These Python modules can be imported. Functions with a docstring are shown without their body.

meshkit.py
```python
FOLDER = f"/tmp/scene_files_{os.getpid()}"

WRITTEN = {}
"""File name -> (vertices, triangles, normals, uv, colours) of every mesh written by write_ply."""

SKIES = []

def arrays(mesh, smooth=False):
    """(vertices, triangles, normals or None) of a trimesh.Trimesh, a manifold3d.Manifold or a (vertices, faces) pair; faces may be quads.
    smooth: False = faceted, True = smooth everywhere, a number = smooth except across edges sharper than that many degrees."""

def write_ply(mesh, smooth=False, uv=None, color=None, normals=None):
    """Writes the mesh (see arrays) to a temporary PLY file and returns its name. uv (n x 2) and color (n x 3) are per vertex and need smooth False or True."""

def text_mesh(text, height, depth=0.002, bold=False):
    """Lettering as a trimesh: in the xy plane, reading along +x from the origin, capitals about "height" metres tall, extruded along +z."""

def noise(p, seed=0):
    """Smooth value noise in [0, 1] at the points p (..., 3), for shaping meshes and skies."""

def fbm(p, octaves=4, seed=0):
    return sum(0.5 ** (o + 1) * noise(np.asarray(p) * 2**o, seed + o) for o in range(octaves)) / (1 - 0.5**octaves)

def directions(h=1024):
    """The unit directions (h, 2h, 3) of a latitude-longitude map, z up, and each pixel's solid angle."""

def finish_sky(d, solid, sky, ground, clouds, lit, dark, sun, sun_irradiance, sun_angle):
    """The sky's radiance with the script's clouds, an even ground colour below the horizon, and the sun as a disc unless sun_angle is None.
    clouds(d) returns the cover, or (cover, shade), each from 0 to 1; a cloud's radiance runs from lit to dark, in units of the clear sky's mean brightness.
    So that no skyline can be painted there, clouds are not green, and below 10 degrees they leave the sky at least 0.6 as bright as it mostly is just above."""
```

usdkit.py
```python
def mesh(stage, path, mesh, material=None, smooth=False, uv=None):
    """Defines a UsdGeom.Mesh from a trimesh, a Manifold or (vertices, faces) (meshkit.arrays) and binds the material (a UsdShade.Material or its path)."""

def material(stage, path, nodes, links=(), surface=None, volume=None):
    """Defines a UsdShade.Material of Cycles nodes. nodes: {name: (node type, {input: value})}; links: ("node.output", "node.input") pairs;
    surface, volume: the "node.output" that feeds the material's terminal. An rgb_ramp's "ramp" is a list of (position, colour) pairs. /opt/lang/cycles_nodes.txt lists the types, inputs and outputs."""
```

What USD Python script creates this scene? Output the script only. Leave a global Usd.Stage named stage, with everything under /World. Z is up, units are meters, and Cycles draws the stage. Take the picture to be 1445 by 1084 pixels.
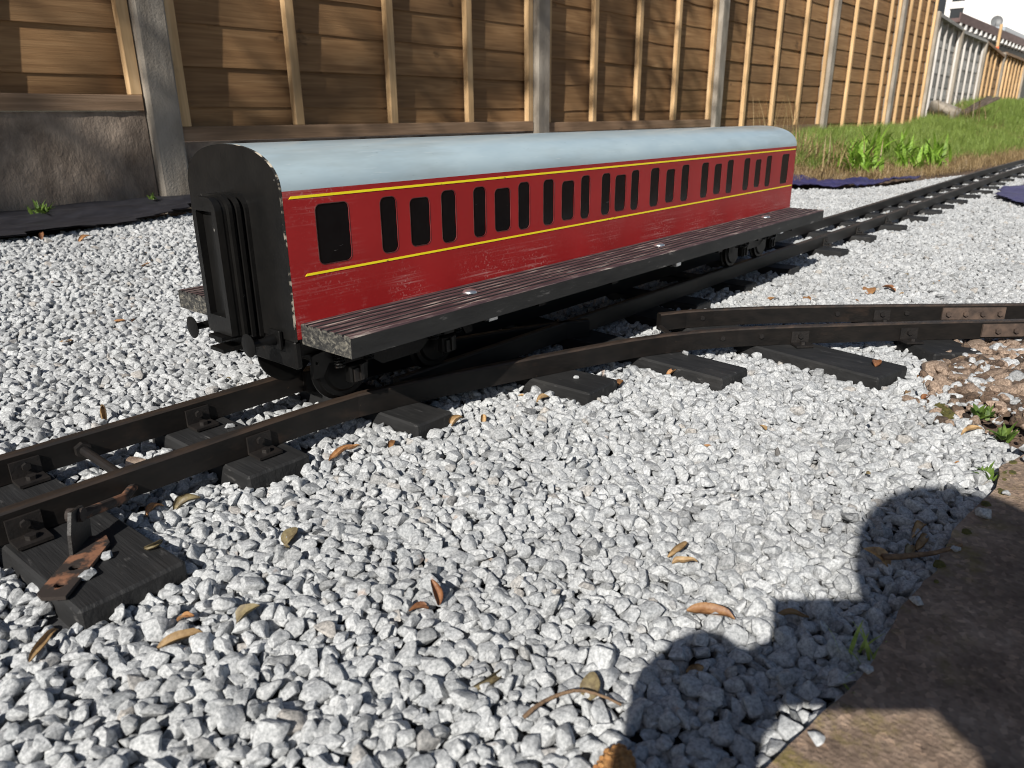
import math, numpy as np, trimesh, manifold3d, usdkit, meshkit
from pxr import Usd, UsdGeom, UsdLux, UsdShade, Sdf, Gf, Vt
from shapely.geometry import Polygon, Point, box as sbox
from shapely import affinity, contains_xy

stage = Usd.Stage.CreateInMemory()
UsdGeom.SetStageUpAxis(stage, UsdGeom.Tokens.z)
UsdGeom.SetStageMetersPerUnit(stage, 1.0)
UsdGeom.Xform.Define(stage, '/World'); UsdGeom.Scope.Define(stage, '/World/Looks')
stage.SetDefaultPrim(stage.GetPrimAtPath('/World'))
rng = np.random.default_rng(7)

# ------------------------------------------------------------------ camera, sky, sun
CAM = np.array([-0.4353, -0.7732, 0.3576])
FW = np.array([0.714, 0.614, -0.336]); RT = np.array([0.650, -0.760, -0.009])
FW /= np.linalg.norm(FW); RT -= FW * (RT @ FW); RT /= np.linalg.norm(RT); UP = np.cross(RT, FW)
cam = UsdGeom.Camera.Define(stage, '/World/Camera')
cam.CreateHorizontalApertureAttr(36.0); cam.CreateVerticalApertureAttr(27.0)
cam.CreateFocalLengthAttr(36.0 * 1055.5 / 1445)
cam.CreateFStopAttr(11.0); cam.CreateFocusDistanceAttr(0.95)
cam.CreateClippingRangeAttr(Gf.Vec2f(0.01, 1000)); cam.CreateExposureAttr(0.42)
cam.AddTransformOp().Set(Gf.Matrix4d(*RT, 0, *UP, 0, *(-FW), 0, *CAM, 1))

SUN_AZ, SUN_EL = math.radians(197.5), math.radians(34.2)      # where the sun stands
SUN = np.array([math.cos(SUN_AZ) * math.cos(SUN_EL), math.sin(SUN_AZ) * math.cos(SUN_EL), math.sin(SUN_EL)])
dome = UsdLux.DomeLight.Define(stage, '/World/sky')
sky_m = usdkit.material(stage, '/World/Looks/sky_light', {
    "s": ("sky_texture", {"sky_type": "single_scattering", "sun_disc": False, "sun_elevation": SUN_EL, "sun_rotation": math.atan2(SUN[0], SUN[1])}),
    "b": ("background_shader", {"strength": 0.05})}, [("s.color", "b.color")], surface="b.background")
UsdShade.MaterialBindingAPI.Apply(dome.GetPrim()).Bind(sky_m)
dome.GetPrim().SetCustomDataByKey('kind', 'structure'); dome.GetPrim().SetCustomDataByKey('label', 'clear bright daytime sky above the garden')
sun = UsdLux.DistantLight.Define(stage, '/World/sun')
sun.CreateIntensityAttr(1.25); sun.CreateAngleAttr(0.53); sun.CreateColorAttr(Gf.Vec3f(1, .955, .88)); sun.CreateNormalizeAttr(True)
zx = SUN; xx = np.cross([0, 0, 1.0], zx); xx /= np.linalg.norm(xx); yx = np.cross(zx, xx)
sun.AddTransformOp().Set(Gf.Matrix4d(*xx, 0, *yx, 0, *zx, 0, 0, 0, 5, 1))

# ------------------------------------------------------------------ helpers
used = {}
def numbered(parent, name):
    k = (parent, name); n = used.get(k, 0); used[k] = n + 1
    return f'{parent}/{name}' if n == 0 else f'{parent}/{name}_{n:03d}'
def P(prim): return prim.GetPrim() if hasattr(prim, 'GetPrim') else prim
def tag(o, label=None, cat=None, group=None, kind=None):
    o = P(o)
    for k, v in (('label', label), ('category', cat), ('group', group), ('kind', kind)):
        if v: o.SetCustomDataByKey(k, v)
    return o
def thing(name, label, cat, loc=(0, 0, 0), rotz=0, group=None):
    x = UsdGeom.Xform.Define(stage, numbered('/World', name))
    x.AddTranslateOp().Set(Gf.Vec3d(*map(float, loc)))
    if rotz: x.AddRotateZOp().Set(float(rotz))
    return tag(x, label, cat, group)
def cat_mesh(ms): return trimesh.util.concatenate([m if isinstance(m, trimesh.Trimesh) else trimesh.Trimesh(*[np.asarray(a) for a in m], process=False) for m in ms])
def obj(name, mesh, m, parent=None, smooth=False, label=None):
    if isinstance(mesh, list): mesh = cat_mesh(mesh)
    path = numbered(str(P(parent).GetPath()) if parent else '/World', name)
    o = usdkit.mesh(stage, path, mesh, m, smooth=smooth)
    if label: o.GetPrim().SetCustomDataByKey('label', label)
    return o.GetPrim()
def at(mesh, loc):                               # a mesh shifted so that the holder's base is its origin
    mesh = cat_mesh(mesh) if isinstance(mesh, list) else mesh.copy()
    mesh.apply_translation(-np.asarray(loc, float)); return mesh
def bx(x0, x1, y0, y1, z0, z1, c=0.0):
    d = np.array([x1 - x0, y1 - y0, z1 - z0]); m = trimesh.creation.box(d)
    if c > 0:
        h = d / 2; pts = []
        for sx in (-1, 1):
            for sy in (-1, 1):
                for sz in (-1, 1):
                    s = np.array([sx, sy, sz])
                    for k in range(3):
                        q = h - c; q[k] = h[k]; pts.append(s * q)
        m = trimesh.convex.convex_hull(np.array(pts))
    m.apply_translation([(x0 + x1) / 2, (y0 + y1) / 2, (z0 + z1) / 2]); return m
def rod(a, b, r, n=12):
    return trimesh.creation.cylinder(r, segment=[np.asarray(a, float), np.asarray(b, float)], sections=n)
def prism(poly, depth, origin=(0, 0, 0), X=(1, 0, 0), Y=(0, 1, 0)):
    m = trimesh.creation.extrude_polygon(poly, depth, engine='earcut')
    X = np.asarray(X, float); Y = np.asarray(Y, float); Z = np.cross(X, Y)
    T = np.eye(4); T[:3, 0] = X; T[:3, 1] = Y; T[:3, 2] = Z; T[:3, 3] = origin
    m.apply_transform(T); return m
def turn(m, ax, deg, pt=(0, 0, 0)):
    m.apply_transform(trimesh.transformations.rotation_matrix(math.radians(deg), ax, pt)); return m
def dome_head(c, r, h, n=14):                    # a carriage-bolt head
    prof = [(0.0, h)] + [(r * math.sin(a), h * math.cos(a)) for a in np.linspace(.25, math.pi / 2, 6)] + [(r, -.001), (0, -.001)]
    m = trimesh.creation.revolve(np.array(prof)[::-1], sections=n); m.apply_translation(c); return m
def hexbolt(c, axis, r, h):
    m = trimesh.creation.cylinder(r, h, sections=6); m.apply_transform(trimesh.geometry.align_vectors([0, 0, 1], axis))
    m.apply_translation(np.asarray(c, float) + np.asarray(axis, float) * h / 2); return m
def sweep(path, prof):                           # prof: closed (n,2) [across-left, up] swept along a horizontal path
    path = np.asarray(path, float); prof = np.asarray(prof, float)
    t = np.gradient(path, axis=0); t[:, 2] = 0; t /= np.linalg.norm(t, axis=1)[:, None]
    left = np.stack([-t[:, 1], t[:, 0], 0 * t[:, 0]], 1)
    n, k = len(path), len(prof)
    v = path[:, None, :] + left[:, None, :] * prof[None, :, 0:1] + np.array([0, 0, 1.0]) * prof[None, :, 1:2]
    v = v.reshape(-1, 3); f = []
    for i in range(n - 1):
        for j in range(k):
            a, b, c, d = i * k + j, i * k + (j + 1) % k, (i + 1) * k + (j + 1) % k, (i + 1) * k + j
            f += [(a, b, c), (a, c, d)]
    f += [(0, j + 1, j) for j in range(1, k - 1)] + [((n - 1) * k, (n - 1) * k + j, (n - 1) * k + j + 1) for j in range(1, k - 1)]
    m = trimesh.Trimesh(v, np.array(f), process=False); m.fix_normals(); return m
def smooth_path(pts, n=12):
    from scipy.interpolate import CubicSpline, PchipInterpolator
    p = np.asarray(pts, float); s = np.r_[0, np.cumsum(np.linalg.norm(np.diff(p, axis=0), axis=1))]
    q = np.linspace(0, s[-1], n); return np.stack([PchipInterpolator(s, p[:, k])(q) for k in range(p.shape[1])], 1)

# ------------------------------------------------------------------ materials (position driven)
def mat(name, ramp, scale=(30, 30, 30), detail=5, rough=.6, bump=.3, bdist=.002, bscale=None, rnd=0.0, spec=.5, second=None, distortion=0, metallic=0, coat=0, space='position', roughn=.55):
    """second: (ramp colour, scale vec, lo, hi, amount): a patchy overlay of another colour."""
    N = {"g": ("geometry", {}), "tc": ("texture_coordinate", {}), "mp": ("mapping", {"scale": scale}),
         "n": ("noise_texture", {"scale": 1.0, "detail": detail, "roughness": roughn, "distortion": distortion}),
         "r": ("rgb_ramp", {"ramp": ramp}), "oi": ("object_info", {}),
         "rv": ("map_range", {"from_min": 0, "from_max": 1, "to_min": 1 - rnd, "to_max": 1 + rnd}),
         "h": ("hsv", {}), "p": ("principled_bsdf", {"roughness": rough, "specular_ior_level": spec, "metallic": metallic, "coat_weight": coat, "coat_roughness": .12}),
         "mb": ("mapping", {"scale": bscale or tuple(4 * s for s in scale)}),
         "nb": ("noise_texture", {"scale": 1.0, "detail": 6, "roughness": .6}),
         "b": ("bump", {"strength": bump, "distance": bdist})}
    src = "g.position" if space == 'position' else "tc.object"
    L = [(src, "mp.vector"), ("mp.vector", "n.vector"), ("n.fac", "r.fac"), ("oi.random", "rv.value"), ("rv.result", "h.value"),
         (src, "mb.vector"), ("mb.vector", "nb.vector"), ("nb.fac", "b.height"), ("b.normal", "p.normal")]
    last = "r.color"
    for i, (col, sc, lo, hi, amt) in enumerate(second or []):
        a = f"s{i}"
        N[a + "m"] = ("mapping", {"scale": sc, "location": (3.1 * i + 1.7, 5.2 * i, 1.3 * i)}); N[a + "n"] = ("noise_texture", {"scale": 1.0, "detail": 6, "roughness": .6})
        N[a + "r"] = ("map_range", {"from_min": lo, "from_max": hi, "to_min": 0, "to_max": amt, "clamp": True}); N[a + "x"] = ("mix", {"color2": col})
        L += [(src, a + "m.vector"), (a + "m.vector", a + "n.vector"), (a + "n.fac", a + "r.value"), (a + "r.result", a + "x.fac"), (last, a + "x.color1")]
        last = a + "x.color"
    L += [(last, "h.color"), ("h.color", "p.base_color")]
    return usdkit.material(stage, '/World/Looks/' + name, N, L, surface="p.BSDF")

M = {}
def two(a, b, lo=.3, hi=.7): return [(lo, a), (hi, b)]
# coach paint: dark red with fine scratches along the body, paler scuffs near the foot board
def red_paint():
    N = {"g": ("geometry", {}), "sx": ("separate_xyz", {}),
         "n0": ("noise_texture", {"scale": 9, "detail": 4}), "r0": ("rgb_ramp", {"ramp": two((.27, .0088, .0095), (.34, .0135, .0145))}),
         "m1": ("mapping", {"scale": (7, 1, 300), "rotation": (0, .03, 0)}), "n1": ("noise_texture", {"scale": 1.0, "detail": 5, "roughness": .65}),
         "k1": ("map_range", {"from_min": .52, "from_max": .72, "to_min": 0, "to_max": .6, "clamp": True}),
         "mm": ("noise_texture", {"scale": 11, "detail": 3}), "km": ("map_range", {"from_min": .42, "from_max": .62, "to_min": 0, "to_max": 1, "clamp": True}),
         "near": ("map_range", {"from_min": .125, "from_max": .0, "to_min": 0, "to_max": 1, "clamp": True}),
         "low": ("map_range", {"from_min": .205, "from_max": .165, "to_min": 0, "to_max": 1, "clamp": True}),
         "zone": ("math", {"math_type": "maximum"}), "zm": ("math", {"math_type": "multiply"}), "zz": ("math", {"math_type": "multiply"}),
         "spk": ("noise_texture", {"scale": 330, "detail": 2}), "ks": ("map_range", {"from_min": .58, "from_max": .70, "to_min": 0, "to_max": .32, "clamp": True}),
         "zs": ("math", {"math_type": "multiply"}), "ad": ("math", {"math_type": "add", "use_clamp": True}),
         "x1": ("mix", {"color2": (.62, .42, .40)}),
         "nb": ("noise_texture", {"scale": 1.0, "detail": 4}), "mb": ("mapping", {"scale": (40, 40, 160)}),
         "b": ("bump", {"strength": .12, "distance": .001}),
         "p": ("principled_bsdf", {"roughness": .42, "specular_ior_level": .45})}
    L = [("g.position", "sx.vector"), ("g.position", "n0.vector"), ("n0.fac", "r0.fac"), ("g.position", "m1.vector"), ("m1.vector", "n1.vector"), ("n1.fac", "k1.value"),
         ("g.position", "mm.vector"), ("mm.fac", "km.value"), ("sx.x", "near.value"), ("sx.z", "low.value"), ("near.result", "zone.value1"), ("low.result", "zone.value2"),
         ("zone.value", "zm.value1"), ("km.result", "zm.value2"), ("zm.value", "zz.value1"), ("k1.result", "zz.value2"),
         ("g.position", "spk.vector"), ("spk.fac", "ks.value"), ("ks.result", "zs.value1"), ("zm.value", "zs.value2"), ("zz.value", "ad.value1"), ("zs.value", "ad.value2"),
         ("ad.value", "x1.fac"), ("r0.color", "x1.color1"), ("x1.color", "p.base_color"), ("g.position", "mb.vector"), ("mb.vector", "nb.vector"), ("nb.fac", "b.height"), ("b.normal", "p.normal")]
    return usdkit.material(stage, '/World/Looks/maroon_paint', N, L, surface="p.BSDF")
M['red'] = red_paint()
M['yellow'] = mat('yellow_tape', two((.88, .72, .01), (.93, .79, .02)), (60, 60, 60), rough=.4, bump=.05, second=[((.12, .09, .03), (140, 50, 200), .66, .72, .8)])
M['roof'] = mat('roof_grey_paint', two((.32, .41, .46), (.39, .48, .52)), (10, 25, 25), rough=.22, bump=.1, bdist=.001, bscale=(25, 120, 120), second=[((.22, .25, .25), (3, 14, 14), .48, .66, .55), ((.13, .16, .16), (60, 260, 260), .66, .74, .5), ((.55, .6, .6), (20, 420, 300), .64, .72, .5)])
M['black'] = mat('black_gloss_paint', two((.005, .005, .005), (.010, .0095, .009)), (25, 25, 25), rough=.3, spec=.28, bump=.25, bdist=.0012, bscale=(130, 130, 90), second=[((.32, .3, .28), (70, 70, 38), .70, .74, .7)])
M['blackm'] = mat('black_metal_paint', two((.0022, .0022, .0022), (.0045, .0042, .004)), (60, 60, 60), rough=.45, spec=.25, bump=.3, bdist=.001, second=[((.10, .05, .03), (55, 55, 55), .66, .76, .7)])
M['chip'] = mat('chipped_edge', [(.50, (.015, .014, .012)), (.56, (.55, .48, .38))], (55, 55, 55), rough=.7, bump=.2)
M['pane'] = mat('dark_window_gloss', two((.002, .002, .003), (.004, .004, .005)), (60, 60, 60), spec=.25, rough=.15, bump=.03, second=[((.2, .2, .2), (50, 50, 420), .71, .75, .5)])
M['rim'] = mat('pale_cut_edge', two((.05, .009, .009), (.12, .05, .045), .4, .75), (60, 60, 60), rough=.6, bump=.1)
M['zinc'] = mat('zinc_bolt', two((.55, .58, .6), (.7, .72, .74)), (200, 200, 200), rough=.28, bump=.1, metallic=.9)
M['rail'] = mat('rail_dark_steel', two((.004, .0034, .003), (.010, .0078, .0066)), (40, 40, 90), rough=.5, spec=.35, bump=.4, bdist=.0008, second=[((.04, .024, .016), (11, 11, 22), .60, .74, .6), ((.17, .11, .075), (130, 130, 130), .70, .76, .6)])
M['railtop'] = mat('rail_worn_top', two((.013, .009, .0065), (.045, .029, .020)), (18, 90, 90), rough=.55, bump=.4, bdist=.0006, second=[((.012, .01, .009), (9, 40, 40), .5, .62, .9)])
M['rust'] = mat('rusty_steel', two((.022, .015, .012), (.20, .09, .048), .49, .57), (45, 45, 45), rough=.8, bump=.5, bdist=.001)
M['rustplate'] = mat('rusty_brown_plate', two((.03, .021, .017), (.10, .066, .048)), (60, 60, 60), rough=.75, bump=.5, bdist=.001)
M['iron'] = mat('dark_iron', two((.005, .004, .0037), (.013, .010, .0085)), (80, 80, 80), rough=.55, bump=.5, bdist=.001)
M['deck'] = None
def deck_mat():
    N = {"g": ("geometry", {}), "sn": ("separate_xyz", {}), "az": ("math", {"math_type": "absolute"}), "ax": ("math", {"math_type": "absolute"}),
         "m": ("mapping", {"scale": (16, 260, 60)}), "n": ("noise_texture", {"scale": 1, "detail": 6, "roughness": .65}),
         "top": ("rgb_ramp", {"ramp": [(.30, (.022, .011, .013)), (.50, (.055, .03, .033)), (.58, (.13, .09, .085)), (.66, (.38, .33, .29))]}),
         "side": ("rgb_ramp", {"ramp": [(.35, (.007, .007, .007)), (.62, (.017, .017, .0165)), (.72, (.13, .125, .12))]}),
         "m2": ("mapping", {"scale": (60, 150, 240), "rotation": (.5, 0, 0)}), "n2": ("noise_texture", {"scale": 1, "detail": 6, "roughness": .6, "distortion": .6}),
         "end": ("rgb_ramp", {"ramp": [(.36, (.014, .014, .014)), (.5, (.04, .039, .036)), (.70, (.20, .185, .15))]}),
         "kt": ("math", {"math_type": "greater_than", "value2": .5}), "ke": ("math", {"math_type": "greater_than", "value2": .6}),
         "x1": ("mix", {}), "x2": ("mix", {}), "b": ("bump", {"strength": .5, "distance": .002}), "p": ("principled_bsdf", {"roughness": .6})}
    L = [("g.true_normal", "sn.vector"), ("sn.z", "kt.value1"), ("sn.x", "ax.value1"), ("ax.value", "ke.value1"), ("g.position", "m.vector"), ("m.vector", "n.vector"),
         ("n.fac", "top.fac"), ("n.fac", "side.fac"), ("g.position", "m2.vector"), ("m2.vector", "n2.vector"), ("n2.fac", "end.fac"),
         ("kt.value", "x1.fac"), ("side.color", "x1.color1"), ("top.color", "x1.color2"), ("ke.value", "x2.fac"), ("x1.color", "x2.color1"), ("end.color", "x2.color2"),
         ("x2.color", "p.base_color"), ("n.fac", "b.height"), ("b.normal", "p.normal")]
    return usdkit.material(stage, '/World/Looks/decking_timber', N, L, surface="p.BSDF")
M['deck'] = deck_mat()
M['sleeper'] = mat('black_sleeper_timber', two((.004, .004, .0043), (.012, .012, .0125)), (120, 20, 60), rough=.7, bump=.6, bdist=.002, bscale=(260, 14, 120), rnd=.25, second=[((.075, .072, .07), (150, 30, 90), .62, .72, .8), ((.03, .028, .026), (14, 9, 14), .55, .75, .5)])
M['stone'] = None
def stone_mat(name, a, b, rnd=.11):
    N = {"g": ("geometry", {}), "n": ("noise_texture", {"scale": 420, "detail": 5, "roughness": .7}), "r": ("rgb_ramp", {"ramp": [(.32, tuple(x * .62 for x in a)), (.45, a), (.62, b)]}),
         "n2": ("noise_texture", {"scale": 6, "detail": 4}), "k2": ("map_range", {"from_min": .32, "from_max": .55, "to_min": .86, "to_max": 1.03, "clamp": True}),
         "oi": ("object_info", {}), "rv": ("rgb_ramp", {"ramp": [(0, (1 - 2.6 * rnd,) * 3), (.07, (1 - 1.5 * rnd,) * 3), (.085, (.93, .85, .77)), (.105, (.88, .89, .9)), (.45, (1.0,) * 3), (1, (1 + .9 * rnd,) * 3)]}),
         "mu": ("mix", {"mix_type": "multiply", "fac": 1.0}), "h": ("hsv", {}),
         "st": ("noise_texture", {"scale": 42, "detail": 3}), "ks": ("map_range", {"from_min": .70, "from_max": .78, "to_min": 0, "to_max": .5, "clamp": True}), "xs": ("mix", {"color2": (.42, .27, .18)}),
         "nb": ("noise_texture", {"scale": 320, "detail": 5, "roughness": .65}), "b": ("bump", {"strength": .55, "distance": .0011}), "p": ("principled_bsdf", {"roughness": .82, "specular_ior_level": .3})}
    L = [("g.position", "n.vector"), ("n.fac", "r.fac"), ("g.position", "n2.vector"), ("n2.fac", "k2.value"), ("k2.result", "h.value"), ("oi.random", "rv.fac"),
         ("r.color", "mu.color1"), ("rv.color", "mu.color2"), ("mu.color", "h.color"), ("g.position", "st.vector"), ("st.fac", "ks.value"), ("ks.result", "xs.fac"),
         ("h.color", "xs.color1"), ("xs.color", "p.base_color"), ("g.position", "nb.vector"), ("nb.fac", "b.height"), ("b.normal", "p.normal")]
    return usdkit.material(stage, '/World/Looks/' + name, N, L, surface="p.BSDF")
M['stone'] = stone_mat('limestone_chipping', (.305, .314, .321), (.485, .493, .498))
M['stone_dark'] = stone_mat('dark_chipping', (.16, .165, .17), (.28, .285, .29))
M['stone_tan'] = stone_mat('brown_rubble', (.16, .115, .085), (.30, .225, .172), .35)
M['soil'] = mat('soil', two((.05, .034, .024), (.19, .125, .085)), (45, 45, 45), rough=.95, bump=.9, bdist=.01, second=[((.3, .22, .13), (160, 60, 60), .6, .7, .6)])
M['ground'] = mat('dark_weed_fabric', two((.02, .02, .022), (.05, .05, .052)), (60, 60, 60), rough=.9, bump=.5)
def slab_mat():
    N = {"g": ("geometry", {}), "sx": ("separate_xyz", {}), "n": ("noise_texture", {"scale": 26, "detail": 9, "roughness": .72}), "r": ("rgb_ramp", {"ramp": [(.30, (.15, .105, .078)), (.48, (.27, .195, .145)), (.66, (.39, .295, .225))]}),
         "v": ("voronoi_texture", {"scale": 250}), "vr": ("rgb_ramp", {"ramp": [(0, (.35,) * 3), (.35, (.8,) * 3), (.75, (1.15,) * 3), (.9, (1.6,) * 3), (1, (2.2, 2.1, 1.95))]}), "mv": ("mix", {"mix_type": "multiply", "fac": .42}), "wn": ("separate_color", {}),
         "n2": ("noise_texture", {"scale": 7, "detail": 4}), "k2": ("map_range", {"from_min": .42, "from_max": .62, "to_min": 0, "to_max": .4, "clamp": True}), "x2": ("mix", {"color2": (.055, .042, .034)}),
         "e": ("map_range", {"from_min": -.755, "from_max": -.675, "to_min": 0, "to_max": 1, "clamp": True}), "nm": ("noise_texture", {"scale": 34, "detail": 7, "roughness": .7}), "km": ("map_range", {"from_min": .52, "from_max": .64, "to_min": 0, "to_max": .7, "clamp": True}), "em": ("math", {"math_type": "multiply"}), "x3": ("mix", {"color2": (.20, .165, .03)}),
         "nb": ("noise_texture", {"scale": 300, "detail": 6, "roughness": .7}), "ab": ("math", {"math_type": "multiply_add", "value2": .6}), "b": ("bump", {"strength": .85, "distance": .0024}), "p": ("principled_bsdf", {"roughness": .92, "specular_ior_level": .25})}
    L = [("g.position", "n.vector"), ("n.fac", "r.fac"), ("g.position", "v.vector"), ("v.color", "wn.color"), ("wn.r", "vr.fac"), ("r.color", "mv.color1"), ("vr.color", "mv.color2"), ("g.position", "n2.vector"), ("n2.fac", "k2.value"), ("k2.result", "x2.fac"), ("mv.color", "x2.color1"),
         ("g.position", "sx.vector"), ("sx.y", "e.value"), ("g.position", "nm.vector"), ("nm.fac", "km.value"), ("e.result", "em.value1"), ("km.result", "em.value2"), ("em.value", "x3.fac"), ("x2.color", "x3.color1"), ("x3.color", "p.base_color"),
         ("g.position", "nb.vector"), ("v.distance", "ab.value1"), ("nb.fac", "ab.value3"), ("ab.value", "b.height"), ("b.normal", "p.normal")]
    return usdkit.material(stage, '/World/Looks/brown_exposed_concrete', N, L, surface="p.BSDF")
M['slab'] = slab_mat()
M['fabric'] = mat('black_membrane', two((.008, .008, .011), (.02, .02, .026)), (20, 60, 60), rough=.55, bump=.6, bdist=.006, bscale=(18, 60, 60), second=[((.10, .09, .075), (25, 50, 50), .66, .75, .6)])
M['tarp'] = mat('blue_membrane', two((.018, .018, .075), (.045, .042, .15)), (12, 12, 12), rough=.5, bump=.6, bdist=.01)
def wood(name, a, b, c, rnd=.2, along='x', bump=.5):
    sc = dict(x=(2.2, 40, 46), z=(40, 40, 2.4))[along]; fine = dict(x=(7, 260, 300), z=(260, 260, 7))[along]; kn = dict(x=(5, 9, 9), z=(16, 16, 5))[along]
    return mat(name, [(.3, a), (.5, b), (.72, c)], sc, detail=7, rough=.8, bump=bump, bdist=.003, bscale=fine, rnd=rnd, distortion=1.3,
               second=[(tuple(x * .38 for x in a), kn, .655, .72, .8), (tuple(x * .55 for x in a), (1.1, 1.3, 1.3), .52, .72, .45)])
M['board'] = wood('fence_board', (.175, .089, .034), (.25, .137, .056), (.33, .194, .088), .22)
M['batten'] = wood('fence_batten', (.44, .275, .13), (.55, .36, .18), (.66, .46, .26), .14, 'z', .3)
M['hrail'] = wood('fence_rail', (.17, .105, .058), (.24, .15, .088), (.32, .21, .13), .1)
M['greyboard'] = wood('weathered_board', (.24, .235, .225), (.33, .325, .315), (.43, .425, .41), .25)
M['greybatten'] = wood('weathered_batten', (.42, .39, .36), (.5, .47, .44), (.6, .57, .54), .1, 'z')
M['tanboard'] = wood('far_fence_board', (.22, .13, .06), (.30, .18, .085), (.38, .24, .12), .2)
M['concrete'] = mat('concrete_post', two((.20, .17, .135), (.36, .32, .27)), (14, 14, 6), detail=8, rough=.92, bump=.8, bdist=.003, bscale=(150, 150, 120), rnd=.12, second=[((.05, .042, .035), (75, 75, 75), .68, .72, .8), ((.45, .42, .36), (50, 50, 50), .68, .76, .6)])
M['gravelboard'] = mat('concrete_gravel_board', two((.17, .13, .10), (.35, .28, .22)), (16, 16, 10), detail=8, rough=.95, bump=.8, bdist=.005, bscale=(110, 110, 70), second=[((.055, .04, .03), (7, 7, 5), .5, .68, .7), ((.27, .25, .235), (5, 5, 4), .60, .75, .6), ((.055, .06, .02), (9, 9, 9), .66, .75, .5)])
def leafmat(name, a, b, tr=0.25):
    N = {"g": ("geometry", {}), "oi": ("object_info", {}), "n": ("noise_texture", {"scale": 95, "detail": 6, "roughness": .7}), "r": ("rgb_ramp", {"ramp": [(.28, tuple(x * .35 for x in a)), (.42, a), (.66, b)]}),
         "nb": ("noise_texture", {"scale": 350, "detail": 3}), "b": ("bump", {"strength": .4, "distance": .001}),
         "rv": ("map_range", {"to_min": .75, "to_max": 1.25}), "h": ("hsv", {}),
         "p": ("principled_bsdf", {"roughness": .55}), "t": ("translucent_bsdf", {}), "x": ("mix_closure", {"fac": tr})}
    L = [("g.position", "n.vector"), ("n.fac", "r.fac"), ("oi.random", "rv.value"), ("rv.result", "h.value"), ("r.color", "h.color"), ("h.color", "p.base_color"), ("h.color", "t.color"),
         ("g.position", "nb.vector"), ("nb.fac", "b.height"), ("b.normal", "p.normal"), ("p.BSDF", "x.closure1"), ("t.BSDF", "x.closure2")]
    return usdkit.material(stage, '/World/Looks/' + name, N, L, surface="x.closure")
M['leaf_orange'] = leafmat('leaf_orange', (.27, .125, .05), (.45, .26, .115), .15)
M['leaf_tan'] = leafmat('leaf_tan', (.30, .19, .09), (.50, .34, .17), .15)
M['leaf_olive'] = leafmat('leaf_olive', (.13, .10, .055), (.28, .23, .12), .1)
M['leaf_brown'] = leafmat('leaf_brown', (.14, .055, .025), (.30, .14, .06), .12)
M['leaf_pale'] = leafmat('leaf_pale', (.42, .30, .22), (.62, .5, .4), .15)
M['cone'] = mat('catkin_brown', two((.26, .11, .035), (.55, .29, .10)), (260, 260, 260), rough=.8, bump=.8, bdist=.002)
M['grass'] = leafmat('grass_green', (.17, .25, .045), (.38, .48, .13), .45)
M['straw'] = leafmat('dry_straw', (.22, .15, .07), (.42, .31, .16), .25)
M['plant'] = leafmat('strap_leaf_green', (.15, .29, .025), (.34, .52, .08), .4)
M['weed'] = leafmat('weed_green', (.07, .13, .02), (.16, .24, .045), .3)
M['moss'] = mat('moss', two((.06, .06, .012), (.17, .15, .03)), (200, 200, 200), rough=.95, bump=1, bdist=.004)
M['twig'] = mat('twig', two((.10, .06, .035), (.22, .14, .08)), (200, 200, 200), rough=.85, bump=.5)
M['render'] = mat('white_render', two((.76, .75, .73), (.84, .83, .81)), (6, 6, 6), rough=.9, bump=.3)
M['roofbrown'] = mat('brown_roofing', two((.10, .065, .06), (.16, .105, .10)), (4, 4, 20), rough=.8, bump=.4)
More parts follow.
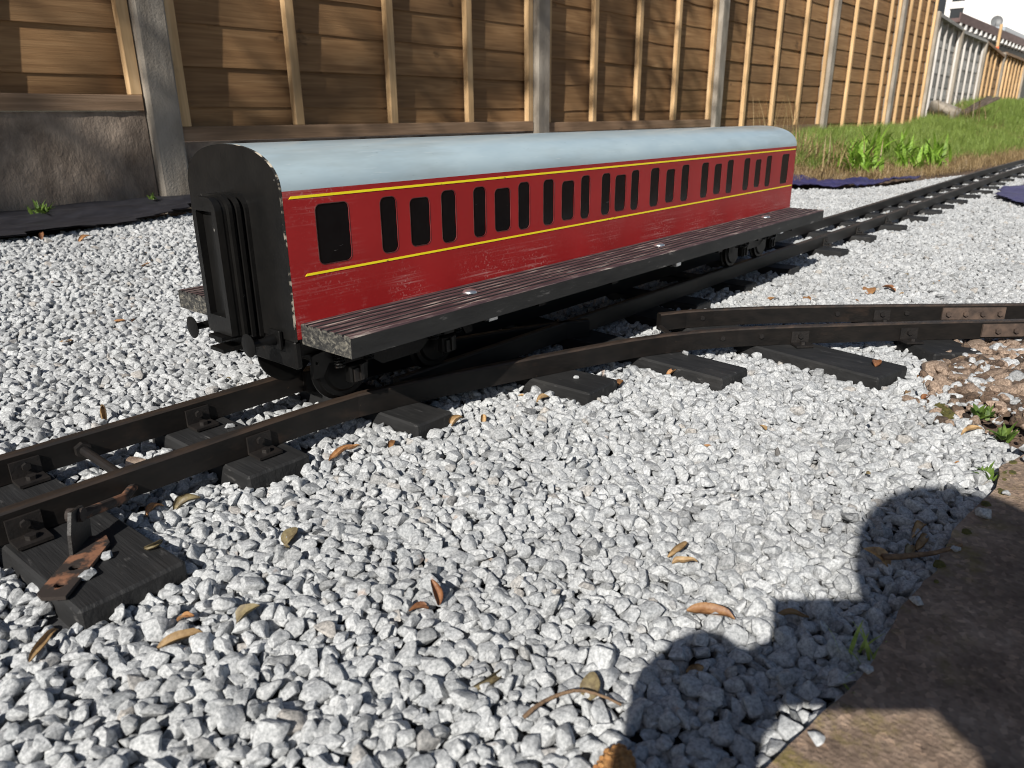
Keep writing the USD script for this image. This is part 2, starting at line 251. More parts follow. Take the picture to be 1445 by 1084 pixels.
M['darkgreen'] = mat('dark_green_boarding', two((.015, .022, .018), (.03, .04, .034)), (4, 4, 30), rough=.7, bump=.3)
M['white'] = mat('white_paint', two((.7, .69, .67), (.8, .79, .77)), (20, 20, 20), rough=.5, bump=.1)
M['greyplastic'] = mat('grey_dish', two((.10, .105, .11), (.16, .165, .17)), (20, 20, 20), rough=.5, bump=.1)
M['sheet'] = mat('grey_roof_sheet', two((.32, .37, .42), (.42, .46, .5)), (5, 5, 5), rough=.5, bump=.2)
M['glass'] = mat('dark_house_glass', two((.02, .022, .025), (.035, .037, .04)), (2, 2, 2), rough=.08, bump=.0)
M['red_tape'] = mat('orange_tape', two((.7, .12, .03), (.8, .18, .05)), (30, 30, 30), rough=.5, bump=.1)
M['bark'] = mat('tree_bark', two((.06, .045, .035), (.14, .11, .085)), (20, 20, 5), rough=.9, bump=.9, bdist=.02)
M['treeleaf'] = leafmat('tree_leaf', (.03, .06, .012), (.07, .12, .03), .3)
M['skin'] = mat('skin', two((.45, .26, .18), (.52, .31, .22)), (30, 30, 30), rough=.5, bump=.1)
M['jacket'] = mat('navy_jacket', two((.02, .025, .05), (.035, .04, .07)), (60, 60, 60), rough=.85, bump=.4)
M['trousers'] = mat('blue_jeans', two((.035, .05, .09), (.06, .08, .13)), (90, 90, 90), rough=.9, bump=.4)
M['hair'] = mat('brown_hair', two((.03, .02, .012), (.07, .045, .03)), (200, 200, 20), rough=.6, bump=.5)
M['shoe'] = mat('shoe_leather', two((.02, .015, .012), (.05, .035, .025)), (40, 40, 40), rough=.5, bump=.2)

# ------------------------------------------------------------------ ground
FY = 1.665                                           # front of the fence posts
def sstep(t): t = np.clip(t, 0, 1); return t * t * (3 - 2 * t)
def hgt(x, y):
    x = np.asarray(x, float); y = np.asarray(y, float)
    A = np.interp(x, [-5, 0, 2, 4, 6.5, 8.6, 10, 12, 15, 25, 60], [.10, .09, .09, .15, .17, .16, .25, .44, .45, .5, .6])
    y0 = np.interp(x, [0, 2, 3.3, 4.3, 6, 9, 14], [.45, .7, .62, .25, .12, .05, -1.0])
    return A * sstep((y - y0) / (1.62 - y0))
GRAVEL = Polygon([(-1.5, -.598), (.50, -.723), (.60, -.64), (.70, -.60), (.86, -.605), (.98, -.60), (1.12, -.76), (1.42, -1.06), (3.3, -1.07), (3.25, -.42), (4.0, -.30), (4.4, -.16), (6.4, -.14), (6.4, .13), (5.0, .20), (4.45, .30), (3.9, .36), (3.5, .62), (3.2, .85), (2.4, 1.10), (1.4, 1.38), (.75, 1.52), (.5, 1.48), (.28, 1.41), (-.2, 1.40), (-1.5, 1.42)])
BASE = -.0148
xs = np.unique(np.r_[-80, -40, -20, -10, -6, -4, np.arange(-3, 7, .05), np.arange(7, 26, .25), np.arange(26, 50, 3), 60, 90, 150, 250])
ys = np.unique(np.r_[-200, -100, -50, -25, -12, -6, -4, np.arange(-3, 3, .05), 3.5, 4, 5, 7, 10, 20, 40, 80, 160])
gx, gy = np.meshgrid(xs, ys, indexing='ij')
ingr = contains_xy(GRAVEL.buffer(.03), gx.ravel(), gy.ravel()).reshape(gx.shape)
gz = hgt(gx, gy) + (meshkit.fbm(np.stack([gx * 3, gy * 3, 0 * gx], -1), 3, 5) - .5) * .02 * ~ingr - .012
gz = np.where(ingr, hgt(gx, gy) + BASE - .004, gz)
nx, ny = gx.shape; idx = np.arange(nx * ny).reshape(nx, ny)
quads = np.stack([idx[:-1, :-1], idx[1:, :-1], idx[1:, 1:], idx[:-1, 1:]], -1).reshape(-1, 4)
gm = trimesh.Trimesh(np.stack([gx, gy, gz], -1).reshape(-1, 3), np.vstack([quads[:, [0, 1, 2]], quads[:, [0, 2, 3]]]), process=False)
tag(obj('ground', gm, M['soil'], smooth=True), 'bare brown soil under the garden railway', kind='structure')
# dark fabric sheet under the chippings
gp = np.array(GRAVEL.buffer(.012).exterior.coords)
tri = trimesh.creation.triangulate_polygon(GRAVEL.buffer(.012), engine='earcut')
fm = trimesh.Trimesh(np.c_[tri[0], np.zeros(len(tri[0]))], tri[1], process=False)
for _ in range(5): fm = fm.subdivide()
fm.vertices[:, 2] = hgt(fm.vertices[:, 0], fm.vertices[:, 1]) + BASE
if fm.face_normals[:, 2].mean() < 0: fm.invert()
tag(obj('gravel_bed', fm, M['ground'], smooth=True), 'dark weed fabric that shows between the chippings', kind='structure')
# concrete path with a slightly broken edge
ex = np.linspace(-2.2, .60, 260)
edge = -.6795 - .063 * ex + .020 * (meshkit.fbm(np.stack([ex * 14, 0 * ex, 0 * ex], -1), 4, 3) - .5)
edge = np.where(ex > .53, edge - (ex - .53) ** 1.0 * .9, edge)
pp = Polygon(list(zip(ex, edge)) + [(.64, -2.2), (-2.2, -2.2)])
pt = prism(pp, .06, (0, 0, -.050))
path_m = trimesh.util.concatenate([pt])
tag(obj('concrete_path', path_m, M['slab']), 'brown weathered concrete path along the near edge of the gravel', kind='structure')

# ------------------------------------------------------------------ track geometry
G2 = .0635; RT_Z = .0414; RB_Z = .0125; RW = .013
prof = np.array([(-RW / 2, RB_Z), (RW / 2, RB_Z), (RW / 2, RT_Z - .0022), (RW / 2 - .0018, RT_Z), (-RW / 2 + .0018, RT_Z), (-RW / 2, RT_Z - .0022)])
def z0(p): return np.c_[np.asarray(p, float), np.zeros(len(p))]
far = [(2.0, 0), (3.2, .012), (4.6, .038), (6.0, .02), (7.5, -.05), (9, -.3)]
def main_path(y, x0, x1):
    xq = np.linspace(x0, x1, max(2, int((x1 - x0) / .12)))
    off = np.interp(xq, [-9, 1.2, 2.2, 3.2, 4.6, 6, 7.5, 9], [0, 0, -.006, .004, .022, .012, -.06, -.25])
    return z0(np.c_[xq, y + off])
curveR = smooth_path(np.array([(-1.4, -.0635), (-.6, -.0635), (-.02, -.0636), (.08, -.0685), (.169, -.088), (.294, -.128), (.421, -.172), (.53, -.215), (.6, -.255), (.656, -.296), (.716, -.350), (.806, -.440), (.908, -.542), (.993, -.634), (1.3, -.975), (1.7, -1.45)]), 60)
curveL = smooth_path(np.array([(.665, -.158), (.70, -.176), (.745, -.209), (.84, -.296), (.934, -.398), (1.03, -.511), (1.123, -.62), (1.4, -.94), (1.8, -1.42)]), 34)
RAILS = dict(left=main_path(G2, -1.4, 9.0), curveR=z0(curveR), right=main_path(-G2, .16, 9.0), curveL=z0(curveL),
             blade=z0(smooth_path(np.array([(.10, .054), (.25, .030), (.40, -.012), (.50, -.052), (.56, -.085)]), 16)))
RL = dict(left=('stock_rail', 'long straight dark steel rail on the far side of the main track'), curveR=('stock_rail', 'nearest dark steel rail, straight at left then curving off to the right'),
          right=('switch_rail', 'dark rail running out from under the coach to the far right along the main track'), curveL=('curved_rail', 'short curved rail of the branch with a cut slanting end near the coach'),
          blade=('switch_rail', 'point blade rail in the shade under the coach'))
def frame_on(path, s_xy):
    p = path[:, :2]; i = int(np.argmin(((p - np.asarray(s_xy)) ** 2).sum(1))); j = min(i + 1, len(p) - 1); k = max(i - 1, 0)
    t = p[j] - p[k]; t /= np.linalg.norm(t); l = np.array([-t[1], t[0]])
    q = p[i] + t * ((np.asarray(s_xy) - p[i]) @ t); return q, t, l
rail_obj = {}
for k, pth in RAILS.items():
    nm, lb = RL[k]; x = thing(nm, lb, 'rail'); rail_obj[k] = x
    m = sweep(pth, prof)
    if k == 'curveL': pass
    up = m.face_normals[:, 2] > .55
    obj('rail_bar', m.submesh([np.where(~up)[0]], append=True), M['rail'], x)
    obj('rail_head', m.submesh([np.where(up)[0]], append=True), M['railtop'], x)
def bracket(k, xy, side):
    q, t, l = frame_on(RAILS[k], xy); l = l * side; T3 = np.array([*t, 0]); L3 = np.array([*l, 0]); c = np.array([*q, 0]) + L3 * (RW / 2 + .0004)
    w = .028
    poly = Polygon([(0, .0135), (.024, .0135), (.024, .0165), (.0035, .0165), (.003, .034), (0, .034)])
    o = np.array([*(c[:2]), 0]) - T3 * w / 2
    if np.cross(L3, [0, 0, 1]) @ T3 < 0: o = o + T3 * w
    m = prism(poly, w, o, L3, (0, 0, 1))
    b = obj('bracket', m, M['iron'], rail_obj[k])
    obj('bolt', hexbolt(c + L3 * .014 + [0, 0, .0165], (0, 0, 1), .005, .004), M['iron'], b)
    obj('bolt', hexbolt(c + L3 * .003 + [0, 0, .027], L3, .0042, .004), M['iron'], b)
for k, xy, s in [('curveR', (-.277, -.0635), -1), ('curveR', (-.046, -.0635), -1), ('curveR', (.735, -.37), -1), ('curveR', (.86, -.50), -1),
                 ('left', (-.235, .0635), -1), ('left', (-.05, .0635), -1), ('curveL', (.96, -.43), -1), ('right', (1.72, -.065), -1), ('right', (2.0, -.066), -1), ('right', (2.3, -.064), -1), ('right', (2.58, -.062), -1)]:
    bracket(k, xy, s)
def fishplate(k, xy, n, side, mt):
    q, t, l = frame_on(RAILS[k], xy); l = l * side; T3 = np.array([*t, 0]); L3 = np.array([*l, 0]); c = np.array([*q, 0]) + L3 * (RW / 2 + .0004)
    c2, s2 = t[0], t[1]
    m = trimesh.creation.box([.11, .003, .021]); m.apply_transform(np.array([[t[0], l[0], 0, c[0] + L3[0] * .0015], [t[1], l[1], 0, c[1] + L3[1] * .0015], [0, 0, 1, .0265], [0, 0, 0, 1.]]))
    if np.linalg.det(np.array([[t[0], l[0], 0], [t[1], l[1], 0], [0, 0, 1]])) < 0: m.invert()
    f = obj('fishplate', m, mt, rail_obj[k])
    for i in range(n): obj('bolt', hexbolt(c + L3 * .003 + T3 * (i - (n - 1) / 2) * .03 + [0, 0, .0265], L3, .0048, .004), mt, f)
fishplate('curveR', (.985, -.625), 3, -1, M['rustplate']); fishplate('curveL', (1.065, -.551), 4, -1, M['rustplate'])
for k, xy in [('curveL', (.735, -.20)), ('curveL', (.91, -.37)), ('curveL', (.99, -.462)), ('curveR', (.69, -.325)), ('curveR', (.64, -.283))]:
    q, t, l = frame_on(RAILS[k], xy); obj('bolt', hexbolt(np.array([*(q - l * (RW / 2)), .028]), (*(-l), 0), .0042, .003), M['iron'], rail_obj[k])

# sleepers: (centre, length axis angle in degrees, length, width, label)
SL = [((-.254, -.055), 92, .325, .086, 'large black sleeper at lower left under the rusty point lever plate'),
      ((-.052, -.01), 90.5, .215, .076, 'black sleeper just in front of the coach, second from the left edge'),
      ((.144, -.03), 90.5, .24, .062, 'black sleeper half buried in chippings beside the front coach wheels'),
      ((.368, -.065), 91, .36, .072, 'black sleeper jutting into the sun beside the first third of the coach'),
      ((.558, -.13), 84, .46, .070, 'black sleeper jutting out just left of the longest branch sleeper'),
      ((.73, -.29), 78, .49, .085, 'longest black sleeper, slanting out across the branch track'),
      ((.915, -.495), 48, .23, .08, 'black sleeper end by the brown rubble and the fishplate bolts'),
      ((-.47, 0), 90, .23, .075, 'black sleeper at the left border of the photograph'),
      ((.90, 0), 90, .25, .06, 'dark sleeper in the shade under the middle of the coach'), ((1.12, 0), 90, .25, .06, 'dark sleeper in the shade under the rear half of the coach'), ((1.36, 0), 90, .26, .06, 'dark sleeper in the shade under the rear end of the coach')]
names_far = ['first', 'second', 'third', 'fourth', 'fifth', 'sixth', 'seventh', 'eighth', 'ninth', 'tenth', 'eleventh', 'twelfth', 'thirteenth', 'fourteenth']
fx = [1.68, 1.98, 2.27, 2.55, 2.79, 3.01, 3.24, 3.50, 3.76, 4.02, 4.30, 4.6, 4.9, 5.25]
for i, x in enumerate(fx): SL.append(((x, -.004 + .02 * (i > 8)), 90 + rng.uniform(-2, 2), .262 + rng.uniform(-.02, .02), .062, f'{names_far[i]} black sleeper beyond the coach on the main track'))
sl_polys = []
STZ = .0118
for (c, a, ln, w, lb) in SL:
    x = thing('railway_sleeper', lb, 'sleeper', (c[0], c[1], -.022), a - 90, 'black timber sleepers of the garden railway')
    m = bx(-w / 2, w / 2, -ln / 2, ln / 2, 0, STZ + .022, .0025)
    m = m.subdivide().subdivide()
    m.vertices[:, 2] += (meshkit.fbm(np.c_[m.vertices[:, 0] * 140, m.vertices[:, 1] * 6, m.vertices[:, 0] * 0 + c[0] * 7], 3, 1) - .5) * .0016
    m.vertices[:, :2] += (meshkit.fbm(m.vertices * 40 + c[0] * 9, 2, 4) - .5)[:, None] * .002
    obj('timber', m, M['sleeper'], x)
    sl_polys.append(affinity.translate(affinity.rotate(sbox(-w / 2, -ln / 2, w / 2, ln / 2), a - 90, origin=(0, 0)), *c))

# rods, lever plate of the points
lv = thing('point_lever', 'rusty point lever of a flat bar, upright tab and rod lying on the large sleeper', 'point lever')
A0, A1 = np.array([-.300, -.190]), np.array([-.236, -.127]); d = (A1 - A0) / np.linalg.norm(A1 - A0); nrm = np.array([-d[1], d[0]]); Lb = np.linalg.norm(A1 - A0)
bar = Polygon([(0, -.012), (Lb - .012, -.012), (Lb, -.004), (Lb, .012), (.006, .012), (0, .006)])
for hx in (.016, .040): bar = bar.difference(Point(hx, 0).buffer(.0042))
obj('flat_bar', prism(bar, .0032, (*A0, STZ + .0016), (*d, 0), (*nrm, 0)), M['rust'], lv)
tb = A0 + d * .058 + nrm * .0125
tab = Polygon([(0, 0), (.034, 0), (.037, .016), (.030, .034), (.012, .037), (.004, .02)]).difference(Point(.024, .028).buffer(.0035))
obj('upright_tab', prism(tab, .003, (*tb, STZ + .0018), (*d, 0), (0, 0, 1)), M['iron'], lv)
r0 = np.array([*(tb + d * .024), STZ + .030]); r1 = np.array([-.198, -.088, .024]); r2 = np.array([-.180, -.066, .022])
obj('rod', [rod(r0 - [.004, .004, 0], r1, .0048), rod(r1, r2, .0045), rod(r0 - np.array([*nrm, 0]) * .006, r0 + np.array([*nrm, 0]) * .007, .006)], M['rust'], lv)
tr = thing('tie_rod', 'thin dark tie rod crossing between the two rails at left', 'tie rod')
obj('bar', rod((-.180, .0565, .026), (-.181, -.057, .026), .0048), M['iron'], tr); obj('nut', hexbolt((-.180, .057, .026), (0, -1, 0), .0085, .007), M['iron'], tr)
tr = thing('tie_rod', 'dark flat spacer bar between the branch rails in front of the coach shade', 'tie rod')
obj('bar', rod((.60, -.232, .02), (.66, -.165, .02), .004), M['iron'], tr)
# ------------------------------------------------------------------ gravel: chippings dropped one by one on a height grid
def stone(seed, flat=1.0):
    r = np.random.default_rng(seed); n = r.integers(14, 24)
    p = r.normal(size=(n, 3)); p /= np.linalg.norm(p, axis=1)[:, None]; p *= r.uniform(.78, 1.12, (n, 1))
    p *= np.array([1.0, r.uniform(.64, .90), r.uniform(.45, .68) * flat])
    m = trimesh.convex.convex_hull(p); m = m.subdivide().subdivide()
    trimesh.smoothing.filter_taubin(m, lamb=.5, nu=.52, iterations=1)
    m.vertices += m.vertex_normals * ((meshkit.fbm(m.vertices * 2.4 + seed, 3, seed) - .5) * .13)[:, None]
    m.vertices -= m.bounds.mean(0); m.vertices /= np.abs(m.vertices[:, 0]).max(); return m
NV = 22
gravel = UsdGeom.PointInstancer.Define(stage, '/World/gravel')
tag(gravel, 'pale grey limestone chippings covering the whole track bed', 'gravel', kind='stuff')
for i in range(NV):
    obj('chipping', stone(100 + i), M['stone_dark'] if i >= NV - 1 else M['stone'], gravel, smooth=15)
protos = [f'/World/gravel/chipping' + (f'_{i:03d}' if i else '') for i in range(NV)]
CELL = .003; X0, Y0, X1, Y1 = -1.2, -1.1, 6.5, 1.6
NXc, NYc = int((X1 - X0) / CELL), int((Y1 - Y0) / CELL)
cxg, cyg = np.meshgrid(X0 + (np.arange(NXc) + .5) * CELL, Y0 + (np.arange(NYc) + .5) * CELL, indexing='ij')
hm = np.zeros((NXc, NYc), np.float32)
blocked = ~contains_xy(GRAVEL, cxg.ravel(), cyg.ravel()).reshape(cxg.shape)
for pth in RAILS.values():
    from shapely.geometry import LineString
    rp = LineString(pth[:, :2]).buffer(RW / 2 + .003); blocked |= contains_xy(rp, cxg.ravel(), cyg.ravel()).reshape(cxg.shape)
for sp in sl_polys: blocked |= contains_xy(sp.buffer(.001), cxg.ravel(), cyg.ravel()).reshape(cxg.shape)
blocked |= contains_xy(LineString([A0, A1]).buffer(.016), cxg.ravel(), cyg.ravel()).reshape(cxg.shape)
def drop(n, rng):
    free = np.argwhere(~blocked); cx_ = X0 + (free[:, 0] + .5) * CELL
    free = free[rng.random(len(free)) < np.interp(cx_, [-1.2, -.6, 1.6, 2.6, 6.5], [.35, 1, 1, .72, .55])]
    size = np.exp(rng.normal(math.log(.0063), .21, n)); var = rng.integers(0, NV - 1, n); var[rng.random(n) < .014] = NV - 1
    yaw = rng.uniform(0, 2 * math.pi, n); tilt = rng.normal(0, .42, n); roll = rng.normal(0, .5, n)
    out = []; order = rng.permutation(n)
    for b in range(0, n, 700):
        k0 = order[b:b + 700]; f0 = free[rng.integers(0, len(free), (len(k0), 4))]
        for R in range(1, 6):
            k, f = k0, f0
            sz = size[k] * np.interp(X0 + f[:, 0, 0] * CELL, [1.4, 3], [1, 1.22]); sz = sz.clip(.0038, .0098)
            rr = np.clip((.78 * sz / CELL).astype(int), 1, 5); q = rr == R
            if not q.any(): continue
            k, f, sz = k[q], f[q].clip(R, [NXc - R - 1, NYc - R - 1]), sz[q]
            d = np.arange(-R, R + 1); I = f[:, :, 0, None, None] + d[:, None]; Jx = f[:, :, 1, None, None] + d
            w = hm[I, Jx]; v = w.mean((2, 3)) * .40 + w.max((2, 3)) * .60
            v = np.where(blocked[I[:, :, 1:-1], Jx[:, :, :, 1:-1]].mean((2, 3)) > .12, 9.0, v)
            best = v.argmin(1); a = np.arange(len(k)); v = v[a, best]; ok = v < 1
            k, sz, v, ii, jj = k[ok], sz[ok], v[ok], f[a, best, 0][ok], f[a, best, 1][ok]; hh = sz * .56
            out.append(np.c_[X0 + (ii + .5) * CELL, Y0 + (jj + .5) * CELL, v + hh * .55, sz, var[k], yaw[k], tilt[k], roll[k]])
            dm = np.sqrt(np.clip(1 - (d[:, None] ** 2 + d ** 2) / (R + .5) ** 2, 0, 1))
            np.maximum.at(hm, (ii[:, None, None] + d[:, None], jj[:, None, None] + d), np.where(dm > 0, v[:, None, None] + hh[:, None, None] * 1.15 * dm, 0).astype(np.float32))
    return np.vstack(out)
NST = int(GRAVEL.intersection(sbox(X0, Y0, X1, Y1)).area * 18000)
ST = drop(NST, np.random.default_rng(11))
def quat(yaw, tilt, roll):
    cy, sy, ct, st, cr, sr = np.cos(yaw / 2), np.sin(yaw / 2), np.cos(tilt / 2), np.sin(tilt / 2), np.cos(roll / 2), np.sin(roll / 2)
    return np.stack([cr * ct * cy + sr * st * sy, sr * ct * cy - cr * st * sy, cr * st * cy + sr * ct * sy, cr * ct * sy - sr * st * cy], 1)
def instancer(pi, protos, xyz, q, sc, ids):
    pi.CreatePrototypesRel().SetTargets([Sdf.Path(p) for p in protos])
    pi.CreateProtoIndicesAttr(Vt.IntArray.FromNumpy(ids.astype(np.int32)))
    pi.CreatePositionsAttr(Vt.Vec3fArray.FromNumpy(xyz.astype(np.float32)))
    pi.CreateOrientationsAttr(Vt.QuathArray([Gf.Quath(float(a), float(b), float(c), float(d)) for a, b, c, d in q]))
    pi.CreateScalesAttr(Vt.Vec3fArray.FromNumpy(np.repeat(sc[:, None], 3, 1).astype(np.float32) if sc.ndim == 1 else sc.astype(np.float32)))
EX = np.array([(-.268, -.178, .012, .007), (-.262, -.172, .012, .0035), (-.246, -.160, .012, .0045), (.375, -.195, .012, .004), (.80, -.375, .012, .005), (.775, -.36, .012, .0045), (-.05, -.03, .012, .005), (-.03, .02, .012, .006), (.57, -.26, .012, .005),
               (.02, -.688, .011, .005), (.12, -.694, .011, .006), (.30, -.706, .011, .007), (.36, -.715, .011, .005), (.455, -.722, .011, .008), (.49, -.716, .011, .009), (-.06, -.684, .011, .006), (.22, -.70, .011, .0045)])
ST = np.vstack([ST, np.c_[EX[:, 0], EX[:, 1], EX[:, 2] + EX[:, 3] * .4 - BASE, EX[:, 3], np.arange(len(EX)) % (NV - 1), np.arange(len(EX)) * 1.3, 0 * EX[:, :2]]])
instancer(gravel, protos, np.c_[ST[:, 0], ST[:, 1], ST[:, 2] + hgt(ST[:, 0], ST[:, 1]) + BASE], quat(ST[:, 5], ST[:, 6], ST[:, 7]), ST[:, 3], ST[:, 4])
def surf(x, y, r=.006):
    """Height of the chippings (or of what else lies there) around x, y."""
    i, j, R = int((x - X0) / CELL), int((y - Y0) / CELL), max(1, int(r / CELL))
    if not (R <= i < NXc - R and R <= j < NYc - R): return float(hgt(x, y))
    w = hm[i - R:i + R + 1, j - R:j + R + 1]; b = blocked[i - R:i + R + 1, j - R:j + R + 1]
    return float(hgt(x, y)) + (STZ if b.mean() > .5 else BASE + float(np.percentile(w, 80)))
# ------------------------------------------------------------------ the coach
coach = thing('railway_coach', 'maroon and grey ride-on passenger coach with dark windows and timber foot boards', 'coach')
CL, CWD, ZB, ZE, ZR = 1.378, .0921, .131, .2887, .3335
def roof_y(z): pass
aa = np.linspace(0, math.pi, 41)
arch = [(CWD * np.sign(math.cos(a)) * abs(math.cos(a)) ** (2 / 2.25), ZE + (ZR - ZE) * math.sin(a) ** (2 / 2.25)) for a in aa]
YZ = dict(X=(0, 1, 0), Y=(0, 0, 1))
PT = .003                                            # end plate thickness
end_poly = Polygon([(-CWD, ZB), (CWD, ZB)] + arch)
m = prism(end_poly, PT, (0, 0, 0), **YZ); e = np.abs(m.face_normals[:, 0]) < .5
p_ = obj('end_plate', m.submesh([np.where(~e)[0]], append=True), M['black'], coach)
obj('plate_edge', m.submesh([np.where(e)[0]], append=True), M['chip'], p_)
obj('end_plate', prism(end_poly.buffer(-.0042), .003, (CL - .0034, 0, 0), **YZ), M['black'], coach)
inner = [(y * .985, z - .0012) for y, z in arch]
roof_out = prism(Polygon(arch + [(y, z - .004) for y, z in [(q[0] * .955, q[1]) for q in arch[::-1]]]).buffer(0), CL - PT - .0003, (PT + .0003, 0, 0), **YZ)
obj('roof', roof_out, M['roof'], coach, smooth=30)
WIN = [(.0407, .0842, 2), (.1288, .1529, 0), (.174, .2058, 1), (.226, .251, 0), (.2837, .3071, 0), (.3251, .3568, 1), (.374, .3985, 0), (.4295, .4545, 0), (.4736, .5046, 1), (.5219, .5456, 0), (.5778, .6024, 0), (.6164, .6483, 1), (.6646, .6894, 0), (.7262, .7560, 0), (.7799, .8110, 1), (.8354, .8640, 0), (.9125, .9420, 0), (.9667, .998, 1), (1.022, 1.051, 0), (1.1005, 1.1300, 0), (1.1571, 1.1870, 1), (1.2141, 1.243, 0), (1.2993, 1.3418, 2)]
def rrect(x0, x1, z0_, z1, r): return sbox(x0 + r, z0_ + r, x1 - r, z1 - r).buffer(r, quad_segs=5)
for s in (-1, 1):
    pan = sbox(PT + .0003, ZB + .002, CL, ZE)
    wins = [rrect(a, b, .2115 if k == 1 else .2092, .2678 if k == 1 else .2727, .0066 if k else .0072) for a, b, k in WIN]
    for w in wins: pan = pan.difference(w)
    o = (0, s * CWD - (0 if s < 0 else 0), 0)
    # extruded inwards: local z = X x Y = (1,0,0)x(0,0,1) = (0,-1,0)
    m = prism(pan, .004, (0, -CWD + .004 if s < 0 else CWD, 0), (1, 0, 0), (0, 0, 1))
    obj('side_panel', m, M['red'], coach)
    for w in wins: obj('window', prism(w.buffer(-.00005), .002, (0, -CWD + .0026 if s < 0 else CWD - .0006, 0), (1, 0, 0), (0, 0, 1)), M['pane'], coach)
    wl = [q for q in stage.GetPrimAtPath(P(coach).GetPath()).GetChildren() if q.GetName().startswith('window')][-len(wins):]
    for w, wp in zip(wins, wl): obj('window_rim', prism(w.buffer(.0007).difference(w.buffer(-.0001)), .0004, (0, -CWD + .0001 if s < 0 else CWD + .0003, 0), (1, 0, 0), (0, 0, 1)), M['rim'], wp)
    for za, zb, xa in ((.2806, .2832, .010), (.1996, .2021, .0205)):
        st = Polygon([(xa, za), (xa + .003, zb), (CL - PT - .002, zb), (CL - PT - .002, za)])
        obj('lining_stripe', prism(st, .0005, (0, -CWD + .0001 if s < 0 else CWD + .0004, 0), (1, 0, 0), (0, 0, 1)), M['yellow'], coach)
obj('inner_floor', bx(PT + .001, CL - PT - .001, -CWD + .0045, CWD - .0045, ZB + .003, ZB + .011), M['blackm'], coach)
# gangway with its stack of bellows plates
def gw_poly(hw, zb, zt, r): return Polygon([(-hw, zb), (hw, zb), (hw, zt - r)] + [(hw - r + r * math.cos(a), zt - r + r * math.sin(a)) for a in np.linspace(0, math.pi / 2, 8)] + [(-hw + r + r * math.cos(a), zt - r + r * math.sin(a)) for a in np.linspace(math.pi / 2, math.pi, 8)])
for fx0, sg in ((0.0, -1), (CL, 1)):
    gw = obj('gangway', prism(gw_poly(.0315, .128, .2835, .018), .0045, (fx0 - .0045 if sg < 0 else fx0 + .0001, 0, 0), **YZ), M['black'], coach)
    for k, (d0, d1, hw, dz) in enumerate([(.0048, .009, .026, .004), (.0092, .0135, .0305, 0), (.0138, .018, .0262, .004), (.0182, .0222, .0295, 0), (.0225, .027, .0238, .003)]):
        obj('bellows_plate', prism(gw_poly(hw, .129 + dz, .2835 - dz, .016), d1 - d0, (fx0 - d1 if sg < 0 else fx0 + d0, 0, 0), **YZ), M['black'], gw)
    fr = gw_poly(.0245, .133, .2815, .015).difference(gw_poly(.0165, .153, .267, .002))
    obj('gangway_frame', prism(fr, .0075, (fx0 - .0348 if sg < 0 else fx0 + .0273, 0, 0), **YZ), M['black'], gw, smooth=30)
# foot boards
def board_profile(w, t, n=6):
    pts = [(0, 0), (w, 0), (w, t - .002), (w - .002, t)]
    gp_ = (w - .012) / n
    for i in range(n):
        c = w - .006 - gp_ * (i + .5)
        pts += [(c + .0022, t), (c + .0014, t - .0022), (c - .0014, t - .0022), (c - .0022, t)]
    pts += [(.002, t), (0, t - .002)]; return Polygon(pts)
for s in (-1, 1):
    FB0, FB1 = (.008, 1.361)
    m = prism(board_profile(.0852, .0234), FB1 - FB0, (FB0, -CWD - .0862 if s < 0 else CWD + .001, .1274), **YZ)
    m = m.subdivide_to_size(.09, max_iter=8) if False else m
    fb = obj('foot_board', m, M['deck'], coach)
    for bxx, byy in ((.232, .131), (.693, .135), (1.154, .127)):
        obj('bolt', dome_head((bxx, s * byy, .1509), .0095, .0042), M['zinc'], fb, smooth=40)
        obj('bolt_nut', bx(bxx - .006, bxx + .010, s * byy - .014 - (.024 if s < 0 else -.024), s * byy + .002 - (.024 if s < 0 else -.024), .1195, .1272, .001), M['zinc'], fb)
# underframe, headstocks, buffers, couplings
for s in (-1, 1):
    obj('sole_bar', bx(.012, CL - .012, s * .070 - .005, s * .070 + .005, .108, ZB + .0015), M['blackm'], coach)
    for xx_ in np.linspace(.16, 1.22, 7): obj('support_bracket', [bx(xx_ - .008, xx_ + .008, min(s * .076, s * .165), max(s * .076, s * .165), .119, .127), bx(xx_ - .006, xx_ + .006, s * .079 - .0025, s * .079 + .0025, .098, .119)], M['blackm'], coach)
for fx0, sg in ((0.0, -1), (CL, 1)):
    hs = obj('headstock', bx(min(fx0 - sg * .010, fx0 - sg * .001), max(fx0 - sg * .010, fx0 - sg * .001), -.088, .088, .098, ZB - .001, .002), M['blackm'], coach)
    for k, s in enumerate((-1, 1)):
        yb = s * .060; ln = .039
        prof_b = [(0, 0), (.0085, 0), (.0085, .006), (.0062, .006), (.0058, .016), (.0042, .018), (.0040, ln - .004), (.0070, ln - .003), (.0125, ln - .002), (.0130, ln - .0008), (.010, ln), (0, ln + .0010)]
        b = trimesh.creation.revolve(np.array(prof_b), sections=24); b.apply_transform(trimesh.geometry.align_vectors([0, 0, 1], [sg, 0, 0])); b.apply_translation([fx0 - sg * .001, yb, .130 if sg < 0 else .128])
        bf = obj('buffer', b, M['blackm'], coach, smooth=40)
        obj('buffer_collar', bx(min(fx0 + sg * .0015, fx0 + sg * .006), max(fx0 + sg * .0015, fx0 + sg * .006), yb - .011, yb + .011, .119, .141, .001), M['blackm'], bf)
    cx_ = fx0 + sg * .010
    obj('coupling', [bx(min(cx_, cx_ + sg * .032), max(cx_, cx_ + sg * .032), -.014, .014, z, z + .004) for z in (.1135, .1275)] + [bx(min(cx_ - sg * .011, cx_ + sg * .008), max(cx_ - sg * .011, cx_ + sg * .008), -.014, .014, .1176, .1274)], M['blackm'], coach)
